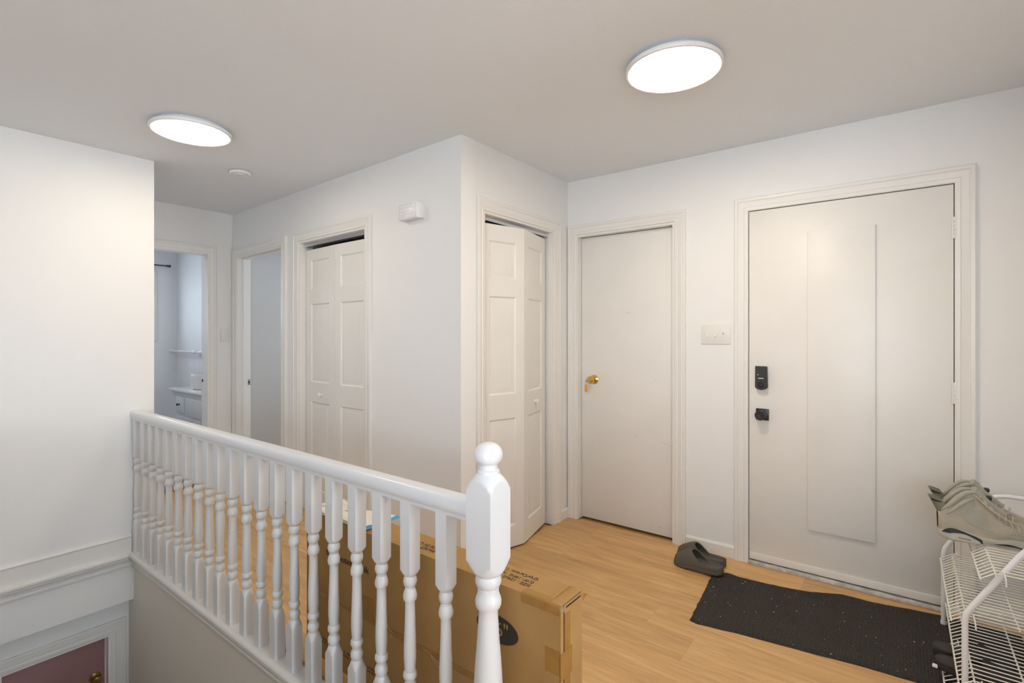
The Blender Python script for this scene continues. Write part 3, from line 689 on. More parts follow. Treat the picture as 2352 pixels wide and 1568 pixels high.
bpart(MB().box(-1.62, -1.555, by0 - 0.0022, by0 - 0.0012, 0.26, 0.345), 'packing_tape', TAPE, smooth=False)
m = MB()
for k in range(26):
    x = bx1 + 0.003; y = by0 + 0.001 + 0.0007 * k; z = BT - 0.012 + 0.006 * noise.noise(Vector((k * 1.7, 0, 0)))
    m.poly([(x + 0.0028, y, z - 0.006), (x + 0.003, y + 0.0007, z - 0.003), (x - 0.004, y + 0.0004, z + 0.012)], [(0, 1, 2)])
bpart(m, 'torn_edge', TAPEL, smooth=False, recalc=False)
m = MB(); m.poly([(bx1 - 0.002, by1 - 0.004, BT - 0.012), (bx1 + 0.004, by1 + 0.008, BT - 0.012), (bx1 + 0.016, by1 + 0.010, BT - 0.012), (bx1 + 0.005, by1 - 0.001, BT - 0.030), (bx1 + 0.008, by1 + 0.004, BT - 0.019)], [(0, 1, 4), (1, 2, 4), (0, 4, 3), (2, 3, 4)])
bpart(m, 'torn_corner', TAPE, smooth=False, recalc=False)
# creases in the tape on the long side
for (xa, za, xb, zb) in ((-1.50, .29, -1.435, .262), (-1.475, .318, -1.47, .282), (-1.47, .282, -1.445, .245), (-1.28, .268, -1.20, .245), (-1.25, .262, -1.19, .222), (-1.79, .276, -1.70, .274)):
    m = MB().tube([(xa, by0 - 0.002, za), ((xa + xb) / 2, by0 - 0.0024, (za + zb) / 2 + 0.002), (xb, by0 - 0.002, zb)], 0.0012, 5)
    bpart(m, 'tape_crease', TAPEL, smooth=False)
# printing, front
def front_text(s, p0, p1, size, z=None):
    a, b = at_y(p0[0], p0[1], by0), at_y(p1[0], p1[1], by0)
    zz = z if z is not None else (a.z + b.z) / 2
    return text_mesh('print', s, size, INK, box, binv @ Matrix.Translation((a.x, by0 - 0.0022, zz)) @ Matrix.Rotation(R(90), 4, 'X'), b.x - a.x)
front_text('Computer Desk', (750.5, 1280), (848, 1322), 0.036, 0.434)
for s, xa, xb, z in (('parts', 741, 753.5, .083), ('e h', 741, 750, .069), ('d dam', 790, 810.5, .083), ('eplac', 790, 803, .069), ('ective', 844.5, 865.5, .083), ('to en', 845, 861, .069)):
    front_text(s, (xa, 1500), (xb, 1500), 0.0135, z)
ex = at_y(1142, 1442, by0).x
m = MB(); m.poly([(ex + 0.080 * math.cos(2 * math.pi * i / 48), by0 - 0.0020, 0.449 + 0.041 * math.sin(2 * math.pi * i / 48)) for i in range(48)], [tuple(range(48))])
bpart(m, 'printed_oval', INK, smooth=False, recalc=False)
sx = at_y(1155, 1442, by0).x
text_mesh('print', '6"', 0.060, CARD, box, binv @ Matrix.Translation((sx - 0.028, by0 - 0.0024, 0.431)) @ Matrix.Rotation(R(90), 4, 'X'))
# printing, top (reads from the far side)
def top_text(s, p0, p1, size):
    a, b = at_z(p0[0], p0[1], BT), at_z(p1[0], p1[1], BT)
    return text_mesh('print', s, size, INK, box, binv @ Matrix.Translation((a.x, a.y, BT + 0.0008)) @ Matrix.Rotation(R(180), 4, 'Z'), abs(a.x - b.x))
top_text('SIZE : 124x5', (1221, 1344), (1156, 1323), 0.021)
top_text('G.W : 19KG   N.', (1229, 1337), (1154, 1312), 0.021)
top_text("Q'ty/Carton: 1.0", (1239, 1330), (1157, 1303), 0.021)
top_text('MADE IN CHINA', (1021, 1263), (945, 1236), 0.028)
top_text('Black', (1001, 1266), (979, 1258), 0.020)
top_text('W', (971, 1257), (962, 1254), 0.020)
q = at_z(976, 1257, BT); m = MB()
for (a_, b_, c_, d_) in ((-.008, .008, -.008, -.006), (-.008, .008, .006, .008), (-.008, -.006, -.006, .006), (.006, .008, -.006, .006)):
    m.box(q.x + a_, q.x + b_, q.y - .006 + c_, q.y - .006 + d_, BT, BT + 0.0008)
bpart(m, 'print', INK, smooth=False)
# ------------------------------------------------------------------ white package on the carton
PT = BT + 0.006
pk = empty('flat_package', (-1.75, 1.30, PT), label='flat crumpled white package with blue edge lying on the carton', cat='package')
c4 = [at_z(692, 1172, PT + 0.02), at_z(838, 1214, PT + 0.02), at_z(918, 1178, PT + 0.02), at_z(742, 1150, PT + 0.02)]
for k_, px_ in ((0, 690), (1, 836)):
    d_ = pdir(px_, 1200); c4[k_] = Vector((d_[0] / d_[1] * (by0 - 0.004), by0 - 0.004, 0))
def quad(u, v): return (c4[0] * (1 - u) + c4[1] * u) * (1 - v) + (c4[3] * (1 - u) + c4[2] * u) * v
n = 24; top, bot = [], []
for i in range(n + 1):
    rt, rb = [], []
    for j in range(n + 1):
        u, v = i / n, j / n; p = quad(u, v); e = min(1, 6 * min(u + .02, 1 - u + .12, v + .1, 1 - v + .02))
        b = 0.030 * math.exp(-((u - .30) / .16) ** 2 - ((v - .82) / .16) ** 2)
        zt = PT + 0.006 + 0.012 * e + 0.004 * noise.noise(Vector((u * 6, v * 6, 1.3))) + b
        rt.append((p.x + 1.75, p.y - 1.30, zt - PT)); rb.append((p.x + 1.75, p.y - 1.30, 0.0))
    top.append(rt); bot.append(rb)
m = MB(); m.grid(top); m.grid(bot)
for r0, r1 in ((top[0], bot[0]), ([r[0] for r in top], [r[0] for r in bot]), ([r[n] for r in top], [r[n] for r in bot])): m.grid([r0, r1])
m.build('wrapper', PAPER, pk, ang=60)
m = MB(); m.grid([[(p[0] + 0.0006, p[1], p[2] + 0.0003) for p in top[n]], [(p[0] + 0.0006, p[1], p[2]) for p in bot[n]]]); m.build('blue_edge', BLUE, pk, recalc=False)
def surf(u, v):
    i, j = min(n, int(u * n + .5)), min(n, int(v * n + .5)); return Vector(top[i][j])
for (u, v, du, dv, mt) in ((.20, .36, .07, .06, BLUE), (.46, .30, .05, .02, INK), (.50, .50, .06, .02, INK), (.62, .62, .10, .015, INK), (.70, .50, .06, .015, BLUE), (.93, .88, .035, .03, BLUE), (.52, .15, .05, .02, BLUE), (.44, .70, .08, .01, INK)):
    m = MB(); g = [[surf(u + du * a / 4, v + dv * b / 2) + Vector((0, 0, 0.0012)) for b in range(3)] for a in range(5)]
    pu = (quad(min(1, u + du), v) - quad(u, v)); pv = (quad(u, min(1, v + dv)) - quad(u, v)); p0 = quad(u, v)
    zz = max(p.z for r_ in g for p in r_)
    m.poly([(p0.x + 1.75, p0.y - 1.30, zz), (p0.x + pu.x + 1.75, p0.y + pu.y - 1.30, zz), (p0.x + pu.x + pv.x + 1.75, p0.y + pu.y + pv.y - 1.30, zz), (p0.x + pv.x + 1.75, p0.y + pv.y - 1.30, zz)], [(0, 1, 2, 3)])
    m.build('printed_mark', mt, pk, smooth=False, recalc=False)

# ------------------------------------------------------------------ door mat
mat_o = empty('door_mat', (-0.35, 2.72, 0.0), label='long ribbed charcoal door mat lying in front of the front door', cat='door mat')
fr = [(1584, 1422), (1600, 1430), (1690, 1451), (1800, 1480), (1880, 1502), (1960, 1521), (2040, 1545), (2110, 1566)]
bk = [(1640, 1309), (1672, 1314), (1735, 1333), (1790, 1344), (1860, 1357), (1935, 1362), (2010, 1382), (2090, 1396), (2170, 1412)]
fr = [at_z(x, y, 0.006) for x, y in fr] + [Vector((0.42, 2.53, 0))]
bk = [at_z(x, y, 0.006) for x, y in bk] + [Vector((0.42, 3.14, 0))]
def interp(pts, t):
    s_ = t * (len(pts) - 1); i = min(int(s_), len(pts) - 2); f = s_ - i; return pts[i] * (1 - f) + pts[i + 1] * f
def clean(pts, a, b):
    return pts
m = MB(); rows = []
nu, nv = 90, 40
for i in range(nu + 1):
    u = i / nu; a_, b_ = interp(fr, u), interp(bk, u); r_ = []
    for j in range(nv + 1):
        v = j / nv; p = a_ * (1 - v) + b_ * v
        edge = min(i, nu - i, j, nv - j)
        wv = 0.0022 * noise.noise(Vector((p.x * 9, p.y * 9, 0))) + (0.004 * max(0, noise.noise(Vector((p.x * 14, 0.3, 5.0)))) if j > nv - 4 else 0)
        px_ = p.x + (0.006 * noise.noise(Vector((p.y * 25, 1, 1))) if i == 0 else 0)
        py_ = p.y + (0.008 * noise.noise(Vector((p.x * 16, 2, 1))) if j == nv else 0) + (0.003 * noise.noise(Vector((p.x * 16, 7, 1))) if j == 0 else 0)
        r_.append((px_ + 0.35, py_ - 2.72, (0.0072 if edge else 0.0012) + (wv if edge else 0)))
    rows.append(r_)
m.grid(rows)
m.grid([[(p[0], p[1], 0.0006) for p in r_] for r_ in rows[::30]])
m.build('mat_pile', MATFIB, mat_o, ang=60)
LINT = simple('pale_lint', (0.62, 0.57, 0.48), 0.9); m = MB(); rg = random.Random(11)
for k in range(90):
    u, v = rg.random() * 0.9, rg.random(); p = interp(fr, u) * (1 - v) + interp(bk, u) * v; s_ = 0.0012 + 0.0022 * rg.random() ** 3; z = 0.0095
    a_ = rg.random() * 6.28; dx, dy = s_ * math.cos(a_), s_ * math.sin(a_)
    x, y = p.x + 0.35, p.y - 2.72
    m.poly([(x - dx * 1.5, y - dy * 1.5, z), (x + dy * .7, y - dx * .7, z), (x + dx * 1.5, y + dy * 1.5, z), (x - dy * .7, y + dx * .7, z), (x, y, z + s_ * .7)], [(0, 1, 4), (1, 2, 4), (2, 3, 4), (3, 0, 4)])
m.build('lint', LINT, mat_o, smooth=False, recalc=False, kind='stuff')

# ------------------------------------------------------------------ foam slides
def smoothf(pts, x):
    # monotone cubic through the points
    n = len(pts)
    if x <= pts[0][0]: return pts[0][1]
    if x >= pts[-1][0]: return pts[-1][1]
    d = [(pts[k + 1][1] - pts[k][1]) / (pts[k + 1][0] - pts[k][0]) for k in range(n - 1)]
    def slope(k):
        if k == 0: return d[0]
        if k == n - 1: return d[-1]
        if d[k - 1] * d[k] <= 0: return 0.0
        return 2 * d[k - 1] * d[k] / (d[k - 1] + d[k])
    for k in range(n - 1):
        (a, va), (b, vb) = pts[k], pts[k + 1]
        if x <= b:
            h = b - a; t_ = (x - a) / h; m0, m1 = slope(k) * h, slope(k + 1) * h
            return va * (2 * t_ ** 3 - 3 * t_ ** 2 + 1) + m0 * (t_ ** 3 - 2 * t_ ** 2 + t_) + vb * (3 * t_ ** 2 - 2 * t_ ** 3) + m1 * (t_ ** 3 - t_ ** 2)
def foam_slide(loc, rz, label, mir=1, group=None):
    # x: toe 0 -> heel L
    L_ = 0.285; r = empty('foam_slide', loc, rz, label=label, cat='slide shoe', group=group)
    hw = lambda x: smoothf([(0, .004), (.004, .018), (.014, .034), (.05, .050), (.10, .053), (.16, .046), (.22, .043), (.26, .037), (.278, .022), (L_, .006)], x)
    rim = lambda x: smoothf([(0, .018), (.02, .024), (.06, .032), (.11, .042), (.15, .048), (.20, .045), (.26, .045), (L_, .048)], x)
    bedz = lambda x: smoothf([(0, .016), (.03, .018), (.08, .022), (.14, .026), (.20, .028), (.25, .029), (L_, .036)], x)
    bot = lambda x: smoothf([(0, .010), (.03, .004), (.06, 0.0), (.24, 0.0), (.27, .004), (L_, .012)], x)
    xs = [L_ * (0.5 - 0.5 * math.cos(math.pi * i / 40)) for i in range(41)]
    m = MB(); rows = []
    for k, x in enumerate(xs):
        h = hw(x); z0, zr, zb = bot(x), rim(x), bedz(x); cy = mir * 0.006 * math.sin(x / L_ * math.pi)
        rib = 0.0012 * (k % 2)
        sec = [(0, z0), (-.6 * h, z0), (-.92 * h, z0 + .002), (-1.0 * h - rib, z0 + .22 * (zr - z0)), (-1.0 * h - rib, z0 + .42 * (zr - z0)), (-.965 * h, z0 + .50 * (zr - z0)), (-1.0 * h, z0 + .60 * (zr - z0)), (-.995 * h, zr - .003), (-.955 * h, zr), (-.90 * h, zr - .002), (-.84 * h, zb + .004), (-.7 * h, zb), (0, zb - .001)]
        sec = sec + [(-y, z) for y, z in sec[-2:0:-1]]
        rows.append([(x, cy + y, z) for y, z in sec])
    m.grid(rows, True, True); m.build('sole', FOAM, r, ang=50)
    # hood over the toes; its back edge sweeps down to the heel along both sides
    nu, nv = 26, 28; out, inn = [], []
    for i in range(nu + 1):
        ro, ri = [], []
        for j in range(nv + 1):
            a = math.pi * j / nv; s_ = math.sin(a)
            xe = 0.110 + 0.090 * (1 - s_) ** 1.05
            u = i / nu; x = -0.002 + (xe + 0.002) * (1 - (1 - u) ** 1.2)
            h = hw(x); pk_ = smoothf([(0, .026), (.010, .052), (.05, .080), (.09, .100), (.12, .106), (.16, .090), (.20, .052), (.26, .040)], x)
            z0 = max(min(rim(x) - 0.010, 0.032), 0.010); cy = mir * 0.006 * math.sin(x / L_ * math.pi)
            y = -math.cos(a); y = math.copysign(abs(y) ** 0.8, y)
            zz = z0 + (pk_ - z0) * s_ ** 0.85
            tip = min(1.0, 0.12 + 0.88 * (i / 3.0)); zz = z0 + (zz - z0) * tip if i < 3 else zz
            ro.append((x, cy + y * (h * 1.006 + 0.0004), zz)); ri.append((x + 0.004, cy + y * (h - .006), max(z0 - .004, zz - .0065)))
        out.append(ro); inn.append(ri)
    m = MB(); m.grid(out); m.grid(inn); m.grid([out[-1], inn[-1]]); m.poly(out[0], [tuple(range(nv + 1))])
    m.build('hood', FOAM, r, ang=60)
    return r
p = at_z(1546, 1290, 0.0)
fs = foam_slide((-1.05, 2.93, 0.0), R(-7), 'grey-brown foam slide with its heel on the corner of the mat', 1)
fs.rotation_euler[1] = R(-2.6)
foam_slide((-1.075, 3.045, 0.0), R(-3), 'grey-brown foam slide standing against the baseboard below the switch plate', -1)

# ------------------------------------------------------------------ shoe rack
YA, YB = 2.385, 3.045
rack = empty('shoe_rack', (0.16, (YA + YB) / 2, 0), label='tiered white wire shoe rack with tube frames in the corner', cat='shoe rack')
ry = (YA + YB) / 2
def frame_pts(x0):
    P = [(0, 0.0), (0, .32), (.004, .345), (.018, .372), (.135, .575), (.152, .600), (.178, .618), (.21, .624), (.33, .624), (.358, .615), (.37, .585), (.37, 0.0)]
    return [(x0 + a, z) for a, z in P]
def rpart(mb, name, mat, par=rack, **k):
    o = mb.build(name, mat, par, **k); o.data.transform(Matrix.Translation((-0.16, -ry, 0))); return o
def resample(P, n=6):
    # Catmull-Rom so the bends read as bent tube
    out = []
    V = [Vector((a, b)) for a, b in P]
    for i in range(len(V) - 1):
        p0, p1, p2, p3 = V[max(i - 1, 0)], V[i], V[i + 1], V[min(i + 2, len(V) - 1)]
        if (p2 - p1).length > 0.15: out += [p1]; continue
        for k in range(n):
            t_ = k / n; out.append(p1 + (p2 - p1) * t_)
    return out + [V[-1]]
FX = {YB: 0.154, YA: 0.178}
for y in (YA, YB):
    f = rpart(MB().tube([(q.x, y, q.y + 0.006) for q in resample(frame_pts(FX[y]))], 0.0095, 14), 'side_frame', TUBE, ang=50)
    for dx in (0, .37): rpart(MB().lathe([(0, 0.0115), (0.002, 0.0125), (0.02, 0.0115), (0.022, 0.0)], 14, (FX[y] + dx, y, 0)), 'foot_cap', PLASTW, f)
# cross bars at the back
for z in (.10, .33, .55): rpart(MB().tube([(0.53, YA + 0.002, z), (0.53, YB - 0.002, z)], 0.004, 8), 'cross_bar', TUBE)
def shelf(xl, zl, lip, lipdrop, xb, y0, y1, nw):
    xi = xl + lip
    so = rpart(MB().tube([(xl, y0, zl - lipdrop), (xl, y1, zl - lipdrop)], 0.0030, 8), 'shelf', WIRE)
    for xr in (xi + 0.001, xi + 0.135, xb): rpart(MB().tube([(xr, y0, zl - .005), (xr, y1, zl - .005)], 0.0030, 8), 'rod', WIRE, so)
    me = None
    for k in range(nw):
        y = y0 + 0.004 + (y1 - y0 - 0.008) * k / (nw - 1)
        if me is None:
            o = MB().tube([(xl - 0.16, 0, zl - lipdrop), (xi - 0.003 - 0.16, 0, zl - 0.0012), (xi + 0.006 - 0.16, 0, zl), (xb - 0.16, 0, zl)], 0.0021, 6).build('wire', WIRE, so); me = o.data
        else: o = link('wire', me, so)
        o.location = (0, y - ry, 0)
    for y in (y0, y1):     # hooks that hang the shelf on the frames
        rpart(MB().tube([(xi + 0.02, y, zl - .004), (xi + 0.018, y + (0.012 if y == y1 else -0.012), zl + .014), (xi + 0.022, y + (0.02 if y == y1 else -0.02), zl - .004), (xi + 0.024, y + (0.02 if y == y1 else -0.02), zl - .03)], 0.0024, 6), 'hook', TUBE, so)
    return so
shelf(0.214, 0.526, 0.038, 0.028, 0.52, YA - 0.045, YB - 0.012, 24)
shelf(0.142, 0.336, 0.040, 0.028, 0.52, YA + 0.012, YB - 0.012, 23)
shelf(0.160, 0.135, 0.040, 0.027, 0.52, YA - 0.03, YB - 0.012, 24)
shelf(0.128, 0.050, 0.040, 0.024, 0.52, YA - 0.03, 2.78, 15)

# ------------------------------------------------------------------ high-top sneakers
def sneaker(loc, rz, label, mir=1):
    r = empty('sneaker', loc, rz, label=label, cat='sneaker', group=None)
    L_ = 0.300
    hw = lambda x: smoothf([(0, .010), (.006, .024), (.03, .036), (.08, .037), (.14, .039), (.20, .048), (.245, .049), (.28, .036), (.294, .020), (L_, .006)], x)
    zt = lambda x: smoothf([(0, .104), (.012, .118), (.035, .142), (.065, .176), (.090, .194), (.112, .197), (.128, .180), (.150, .150), (.19, .112), (.225, .088), (.26, .073), (.285, .056), (L_, .038)], x)
    mz = lambda x: smoothf([(0, .036), (.02, .040), (.06, .046), (.10, .036), (.14, .026), (.17, .026), (.21, .034), (.25, .033), (L_, .030)], x)
    tw = lambda x: smoothf([(0, .010), (.03, .026), (.08, .026), (.11, .022), (.14, .020), (.19, .021), (.24, .026), (.28, .018), (L_, .003)], x)
    xs = [L_ * (0.5 - 0.5 * math.cos(math.pi * i / 56)) for i in range(57)]
    m = MB(); rows = []
    for x in xs:
        h, z1, t_ = hw(x), zt(x), tw(x); zb = mz(x) - .006
        op = smoothf([(0, 0), (.016, 0), (.030, 1), (.100, 1), (.118, 0)], x)
        hh = z1 - zb
        sec = [(-.96 * h, zb), (-1.0 * h, zb + .25 * hh), (-(h * .55 + t_ * .45) - .002, zb + .62 * hh), (-(h * .2 + t_ * .8) - .002, zb + .86 * hh), (-t_ - .003 * op, z1 - .003), (-t_ + .003, z1), (-t_ + .007, z1 - .003 - .006 * op), (-t_ * .55, z1 + .002 - op * .055), (0, z1 + .004 * (1 - op) - op * .065)]
        sec = sec + [(-y, z) for y, z in sec[-2::-1]]
        rows.append([(x, y, z) for y, z in sec])
    m.grid(rows); up = m.build('upper', SUEDE, r, ang=70)
    # collar padding
    for s_ in (-1, 1):
        pts = [(x, s_ * (tw(x) - .001), zt(x) - .004) for x in [.010 + .0061 * i for i in range(18)]]
        MB().tube(pts, [.005 + .0055 * math.sin(math.pi * i / 17) for i in range(18)], 12).build('collar', SUEDE2, up, ang=70)
        pts = [(x, s_ * (tw(x) + .006 + .004 * math.sin((x - .02) * 32)), zt(x) - .026 - .004 * math.sin((x - .02) * 30)) for x in [.020 + .0052 * i for i in range(18)]]
        MB().tube(pts, [.002 + .0055 * math.sin(math.pi * i / 17) for i in range(18)], 12).build('ankle_padding', SUEDE2, up, ang=70)
    # ankle panel and side window on both sides
    def side_patch(name, mat, prof, off, par=up, res=14):
        for s_ in (-1, 1):
            rr = []
            for (x, fa, fb) in prof:
                row = []
                for k in range(res + 1):
                    f = fa + (fb - fa) * k / res; h, z1, t_ = hw(x), zt(x), tw(x); zb = mz(x) - .006; hh = z1 - zb
                    K = [(0, .96 * h), (.25, h), (.62, h * .55 + t_ * .45 + .002), (.86, h * .2 + t_ * .8 + .002), (1, t_)]
                    y = K[-1][1]
                    for (a, va), (b, vb) in zip(K, K[1:]):
                        if f <= b: y = va + (vb - va) * (f - a) / (b - a); break
                    row.append((x, s_ * (y + off), zb + f * hh))
                rr.append(row)
            MB().grid(rr).build(name, mat, par, ang=70, recalc=False)
    side_patch('ankle_panel', SUEDE2, [(.026 + .0028 * i, .60 - .15 * math.sqrt(max(0, 1 - ((i - 14) / 14.0) ** 2)) + .004 * i, .62 + .14 * math.sqrt(max(0, 1 - ((i - 14) / 14.0) ** 2)) + .004 * i) for i in range(29)], .0022)
    side_patch('side_panel', SUEDE2, [(.070 + .0034 * i, .26 + max(0, 5 - i) * .03 + max(0, i - 20) * .004, .62 - .006 * i - max(0, 5 - i) * .02 - max(0, i - 19) * .035) for i in range(26)], .0016)
    side_patch('toe_panel', SUEDE2, [(.160 + .0046 * i, .04, .06 + .34 * math.sin(min(1.0, i / 17.0) * 1.57)) for i in range(26)], .0016)
    m = MB()
    for i_ in range(3):
        for j_ in range(5):
            x = .205 + .007 * j_ + .003 * i_; h = hw(x)
            for s_ in (-1, 1): m.lathe([(s_ * (h + .0022), .0011), (s_ * (h + .0026), .0002)], 6, (x, 0, .054 + .007 * i_ - .002 * j_), 'y')
    m.build('perforations', SHOEBLK, up, smooth=False, recalc=False, kind='stuff')
    # midsole with its black and pale inserts
    m = MB(); rows = []
    for x in xs:
        h = hw(x) * 1.05 + .0012; z1 = mz(x); z0 = smoothf([(0, .014), (.02, .004), (.05, 0), (.115, .001), (.135, .006), (.16, .003), (.20, 0), (.25, .002), (.28, .010), (L_, .020)], x)
        sec = [(0, z0), (-.85 * h, z0), (-.99 * h, z0 + .004), (-1.02 * h, (z0 + z1) / 2), (-.985 * h, z1 - .001), (-.93 * h, z1), (0, z1 - .002)]
        sec = sec + [(-y, z) for y, z in sec[-2:0:-1]]
        rows.append([(x, y, z) for y, z in sec])
    m.grid(rows, True, True); ms = m.build('midsole', MIDSOLE, r, ang=45)
    def strip(name, mat, prof, off):
        for s_ in (-1, 1):
            rr = [[(x, s_ * (hw(x) * 1.07 + .0012 + off - (abs(z - .024) * .05)), z) for z in (za, (za + zb) / 2, zb)] for x, za, zb in prof]
            MB().grid(rr).build(name, mat, ms, ang=70, recalc=False)
    def ser(pts_lo, pts_hi, x0, x1, k=26):
        return [(x0 + (x1 - x0) * i / k, smoothf(pts_lo, x0 + (x1 - x0) * i / k), smoothf(pts_hi, x0 + (x1 - x0) * i / k)) for i in range(k + 1)]
    strip('black_insert', SHOEBLK, ser([(.006, .030), (.03, .030), (.036, .033), (.06, .034), (.115, .012), (.122, .003)], [(.006, .031), (.018, .044), (.034, .050), (.05, .048), (.09, .034), (.118, .022), (.124, .016)], .006, .124), .0016)
    strip('air_pod', POD, ser([(.034, .010), (.05, .006), (.114, .003)], [(.034, .027), (.045, .033), (.06, .033), (.114, .013)], .034, .114), .0022)
    strip('air_slot', LINING, ser([(.052, .016), (.090, .011)], [(.052, .020), (.090, .0155)], .052, .090), .0030)
    strip('black_insert', SHOEBLK, ser([(.155, .0095), (.205, .010), (.235, .006), (.28, .012)], [(.155, .0105), (.195, .018), (.205, .017), (.235, .010), (.28, .020)], .155, .28), .0016)
    # moulded heel tab leaning back, with a black slot
    rows = []
    for k in range(17):
        a = R(112) * (k / 8 - 1); rr = []
        for q_ in range(9):
            t_ = q_ / 8; ry_ = .023 + .004 * t_; rx_ = .020 + .010 * t_
            rr.append((.027 - .026 * t_ - rx_ * math.cos(a), ry_ * math.sin(a), .084 + .080 * t_ - t_ * .010 * (1 - math.cos(a)) + (1 - t_) * .024 * (1 - math.cos(a))))
        rows.append(rr)
    th_ = [[(p_[0] + .0035 * math.cos(R(112) * (k / 8 - 1)), p_[1] * .87, p_[2]) for p_ in rr] for k, rr in enumerate(rows)]
    m = MB(); m.grid(rows); m.grid(th_); m.grid([[rr[-1] for rr in rows], [rr[-1] for rr in th_]]); m.grid([rows[0], th_[0]]); m.grid([rows[-1], th_[-1]]); ht = m.build('heel_tab', TAB, up, ang=60)
    for sl_ in (rows[1:7], rows[10:16]):
        m = MB(); m.grid([[(rr[q_][0] - .0012, rr[q_][1] * 1.06, rr[q_][2]) for rr in sl_] for q_ in (6, 7)]); m.build('heel_tab_slot', SHOEBLK, ht, recalc=False)
    # tongue
    out = []
    for i in range(15):
        t_ = i / 14; x = .116 + .090 * t_; z = .199 - .086 * t_ - .004 * math.sin(math.pi * t_); wd = .026 - .007 * t_
        out.append([(x - .010 * (1 - t_) * (1 - (k / 4 - 1) ** 2) * -1 - .004, wd * (k / 4 - 1), z + .009 * (1 - (k / 4 - 1) ** 2)) for k in range(9)])
    inn = [[(p_[0] - .012, p_[1] * .9, p_[2] - .016) for p_ in rr] for rr in out]
    m = MB(); m.grid(out); m.grid(inn); m.grid([out[0], inn[0]]); m.grid([[q_[0] for q_ in out], [q_[0] for q_ in inn]]); m.grid([[q_[-1] for q_ in out], [q_[-1] for q_ in inn]])
    m.build('tongue', SUEDE2, r, ang=60)
    # laces across the throat, a loose end along the side and the lace lock
    for i in range(6):
        x = .128 + .018 * i; z = zt(x) + .004
        MB().tube([(x - .004, -tw(x) - .006, z - .008), (x, -tw(x) * .6, z + .006), (x + .005, 0, z + .012), (x + .009, tw(x) * .6, z + .005), (x + .010, tw(x) + .006, z - .009)], .0026, 7).build('lace', LACE, r, ang=60)
    for i in range(6):
        x = .134 + .018 * i
        for s_ in (-1, 1): MB().tube([(x, s_ * (tw(x) + .005), zt(x) - .004), (x + .004, s_ * (tw(x) + .011), zt(x) - .014), (x + .006, s_ * (tw(x) + .014), zt(x) - .026)], [.003, .0042, .0034], 8).build('eyelet_loop', LACE, r, ang=60)
    MB().tube([(.104, -.028, .186), (.122, -.034, .168), (.150, -.038, .136), (.190, -.040, .106), (.235, -.038, .088)], .0028, 7).build('lace', LACE, r, ang=60)
    MB().box(.148, .164, -.010, .010, .163, .178, bev=.003).build('lace_lock', SHOEBLK, r)
    return r
sn1 = sneaker((0.116, 2.628, 0.530), R(9), 'taupe high-top sneaker on the rack with lace hanging along its near side')
sn2 = sneaker((0.122, 2.765, 0.530), R(7), 'taupe high-top sneaker on the rack beside the front door casing')

sn1.rotation_euler[1] = R(-1.5); sn2.rotation_euler[1] = R(-1.5)
# ------------------------------------------------------------------ black slides under the rack
def black_slide(loc, rz, label):
    r = empty('rubber_slide', loc, rz, label=label, cat='slide shoe'); L_ = 0.29
    hw = lambda x: smoothf([(0, .014), (.01, .026), (.05, .036), (.12, .037), (.20, .048), (.25, .047), (.28, .028), (L_, .008)], x)
    xs = [L_ * (0.5 - 0.5 * math.cos(math.pi * i / 36)) for i in range(37)]
    def ring(f0, z0, z1, dip):
        rows = []
        for x in xs:
            h = hw(x) * f0
            sec = [(0, z0), (-.9 * h, z0), (-h, z0 + .004), (-h, z1 - .003), (-.95 * h, z1), (-.86 * h, z1 - dip), (0, z1 - dip * 1.3)]
            sec = sec + [(-y, z) for y, z in sec[-2:0:-1]]; rows.append([(x, y, z) for y, z in sec])
        return MB().grid(rows, True, True)
    ring(1.0, 0, .022, 0).build('outsole', FOAMB, r, ang=50)
    ring(.97, .022, .036, .003).build('footbed', FOAMG, r, ang=50)
    rows, inn = [], []
    for i in range(9):
        x = .135 + .10 * i / 8; h = hw(x)
        rows.append([(x, -h * math.cos(math.pi * k / 20) * 1.03, .012 + (.075 - .018 * i / 8) * math.sin(math.pi * k / 20) ** .7) for k in range(21)])
        inn.append([(x, -h * math.cos(math.pi * k / 20) * .96, .010 + (.070 - .018 * i / 8) * math.sin(math.pi * k / 20) ** .7) for k in range(21)])
    m = MB(); m.grid(rows); m.grid(inn); m.grid([rows[0], inn[0]]); m.grid([rows[-1], inn[-1]]); m.build('strap', FOAMB, r, ang=60)
    return r
b1_ = black_slide((0.100, 2.655, 0.0535), R(-4), 'black rubber slide on the lowest rack shelf, nearer the front door')
b2_ = black_slide((0.105, 2.555, 0.0535), R(-9), 'black rubber slide on the lowest rack shelf, with a white tag at its heel')
MB().box(-.006, .010, -.034, -.020, .004, .014, bev=.002).build('heel_tag', PLASTW, b2_)

# ------------------------------------------------------------------ bathroom furniture
VZ = 0.80; vx0, vx1, vy0, vy1 = -5.76, -5.05, 1.955, 2.378
van = empty('bathroom_vanity', ((vx0 + vx1) / 2, (vy0 + vy1) / 2, 0), label='grey painted bathroom vanity with dark round knobs', cat='vanity')
vinv = Matrix.Translation((-(vx0 + vx1) / 2, -(vy0 + vy1) / 2, 0))
def vpart(mb, name, mat, par=van, **k):
    o = mb.build(name, mat, par, **k); o.data.transform(vinv); return o
vpart(MB().box(vx0, vx1, vy0, vy1, 0.0, VZ - 0.022), 'cabinet', VANITY, smooth=False)
vpart(MB().box(vx0 - 0.028, vx1 + 0.004, vy0 - 0.030, vy1, VZ - 0.022, VZ, bev=0.004), 'countertop', CERAMIC)
vpart(MB().box(vx0 - 0.010, vx1, vy0 - 0.012, vy1, VZ - 0.040, VZ - 0.022, bev=0.004), 'cornice', VANITY)
def vx(px): return at_y(px, 900, vy0 - 0.018).x
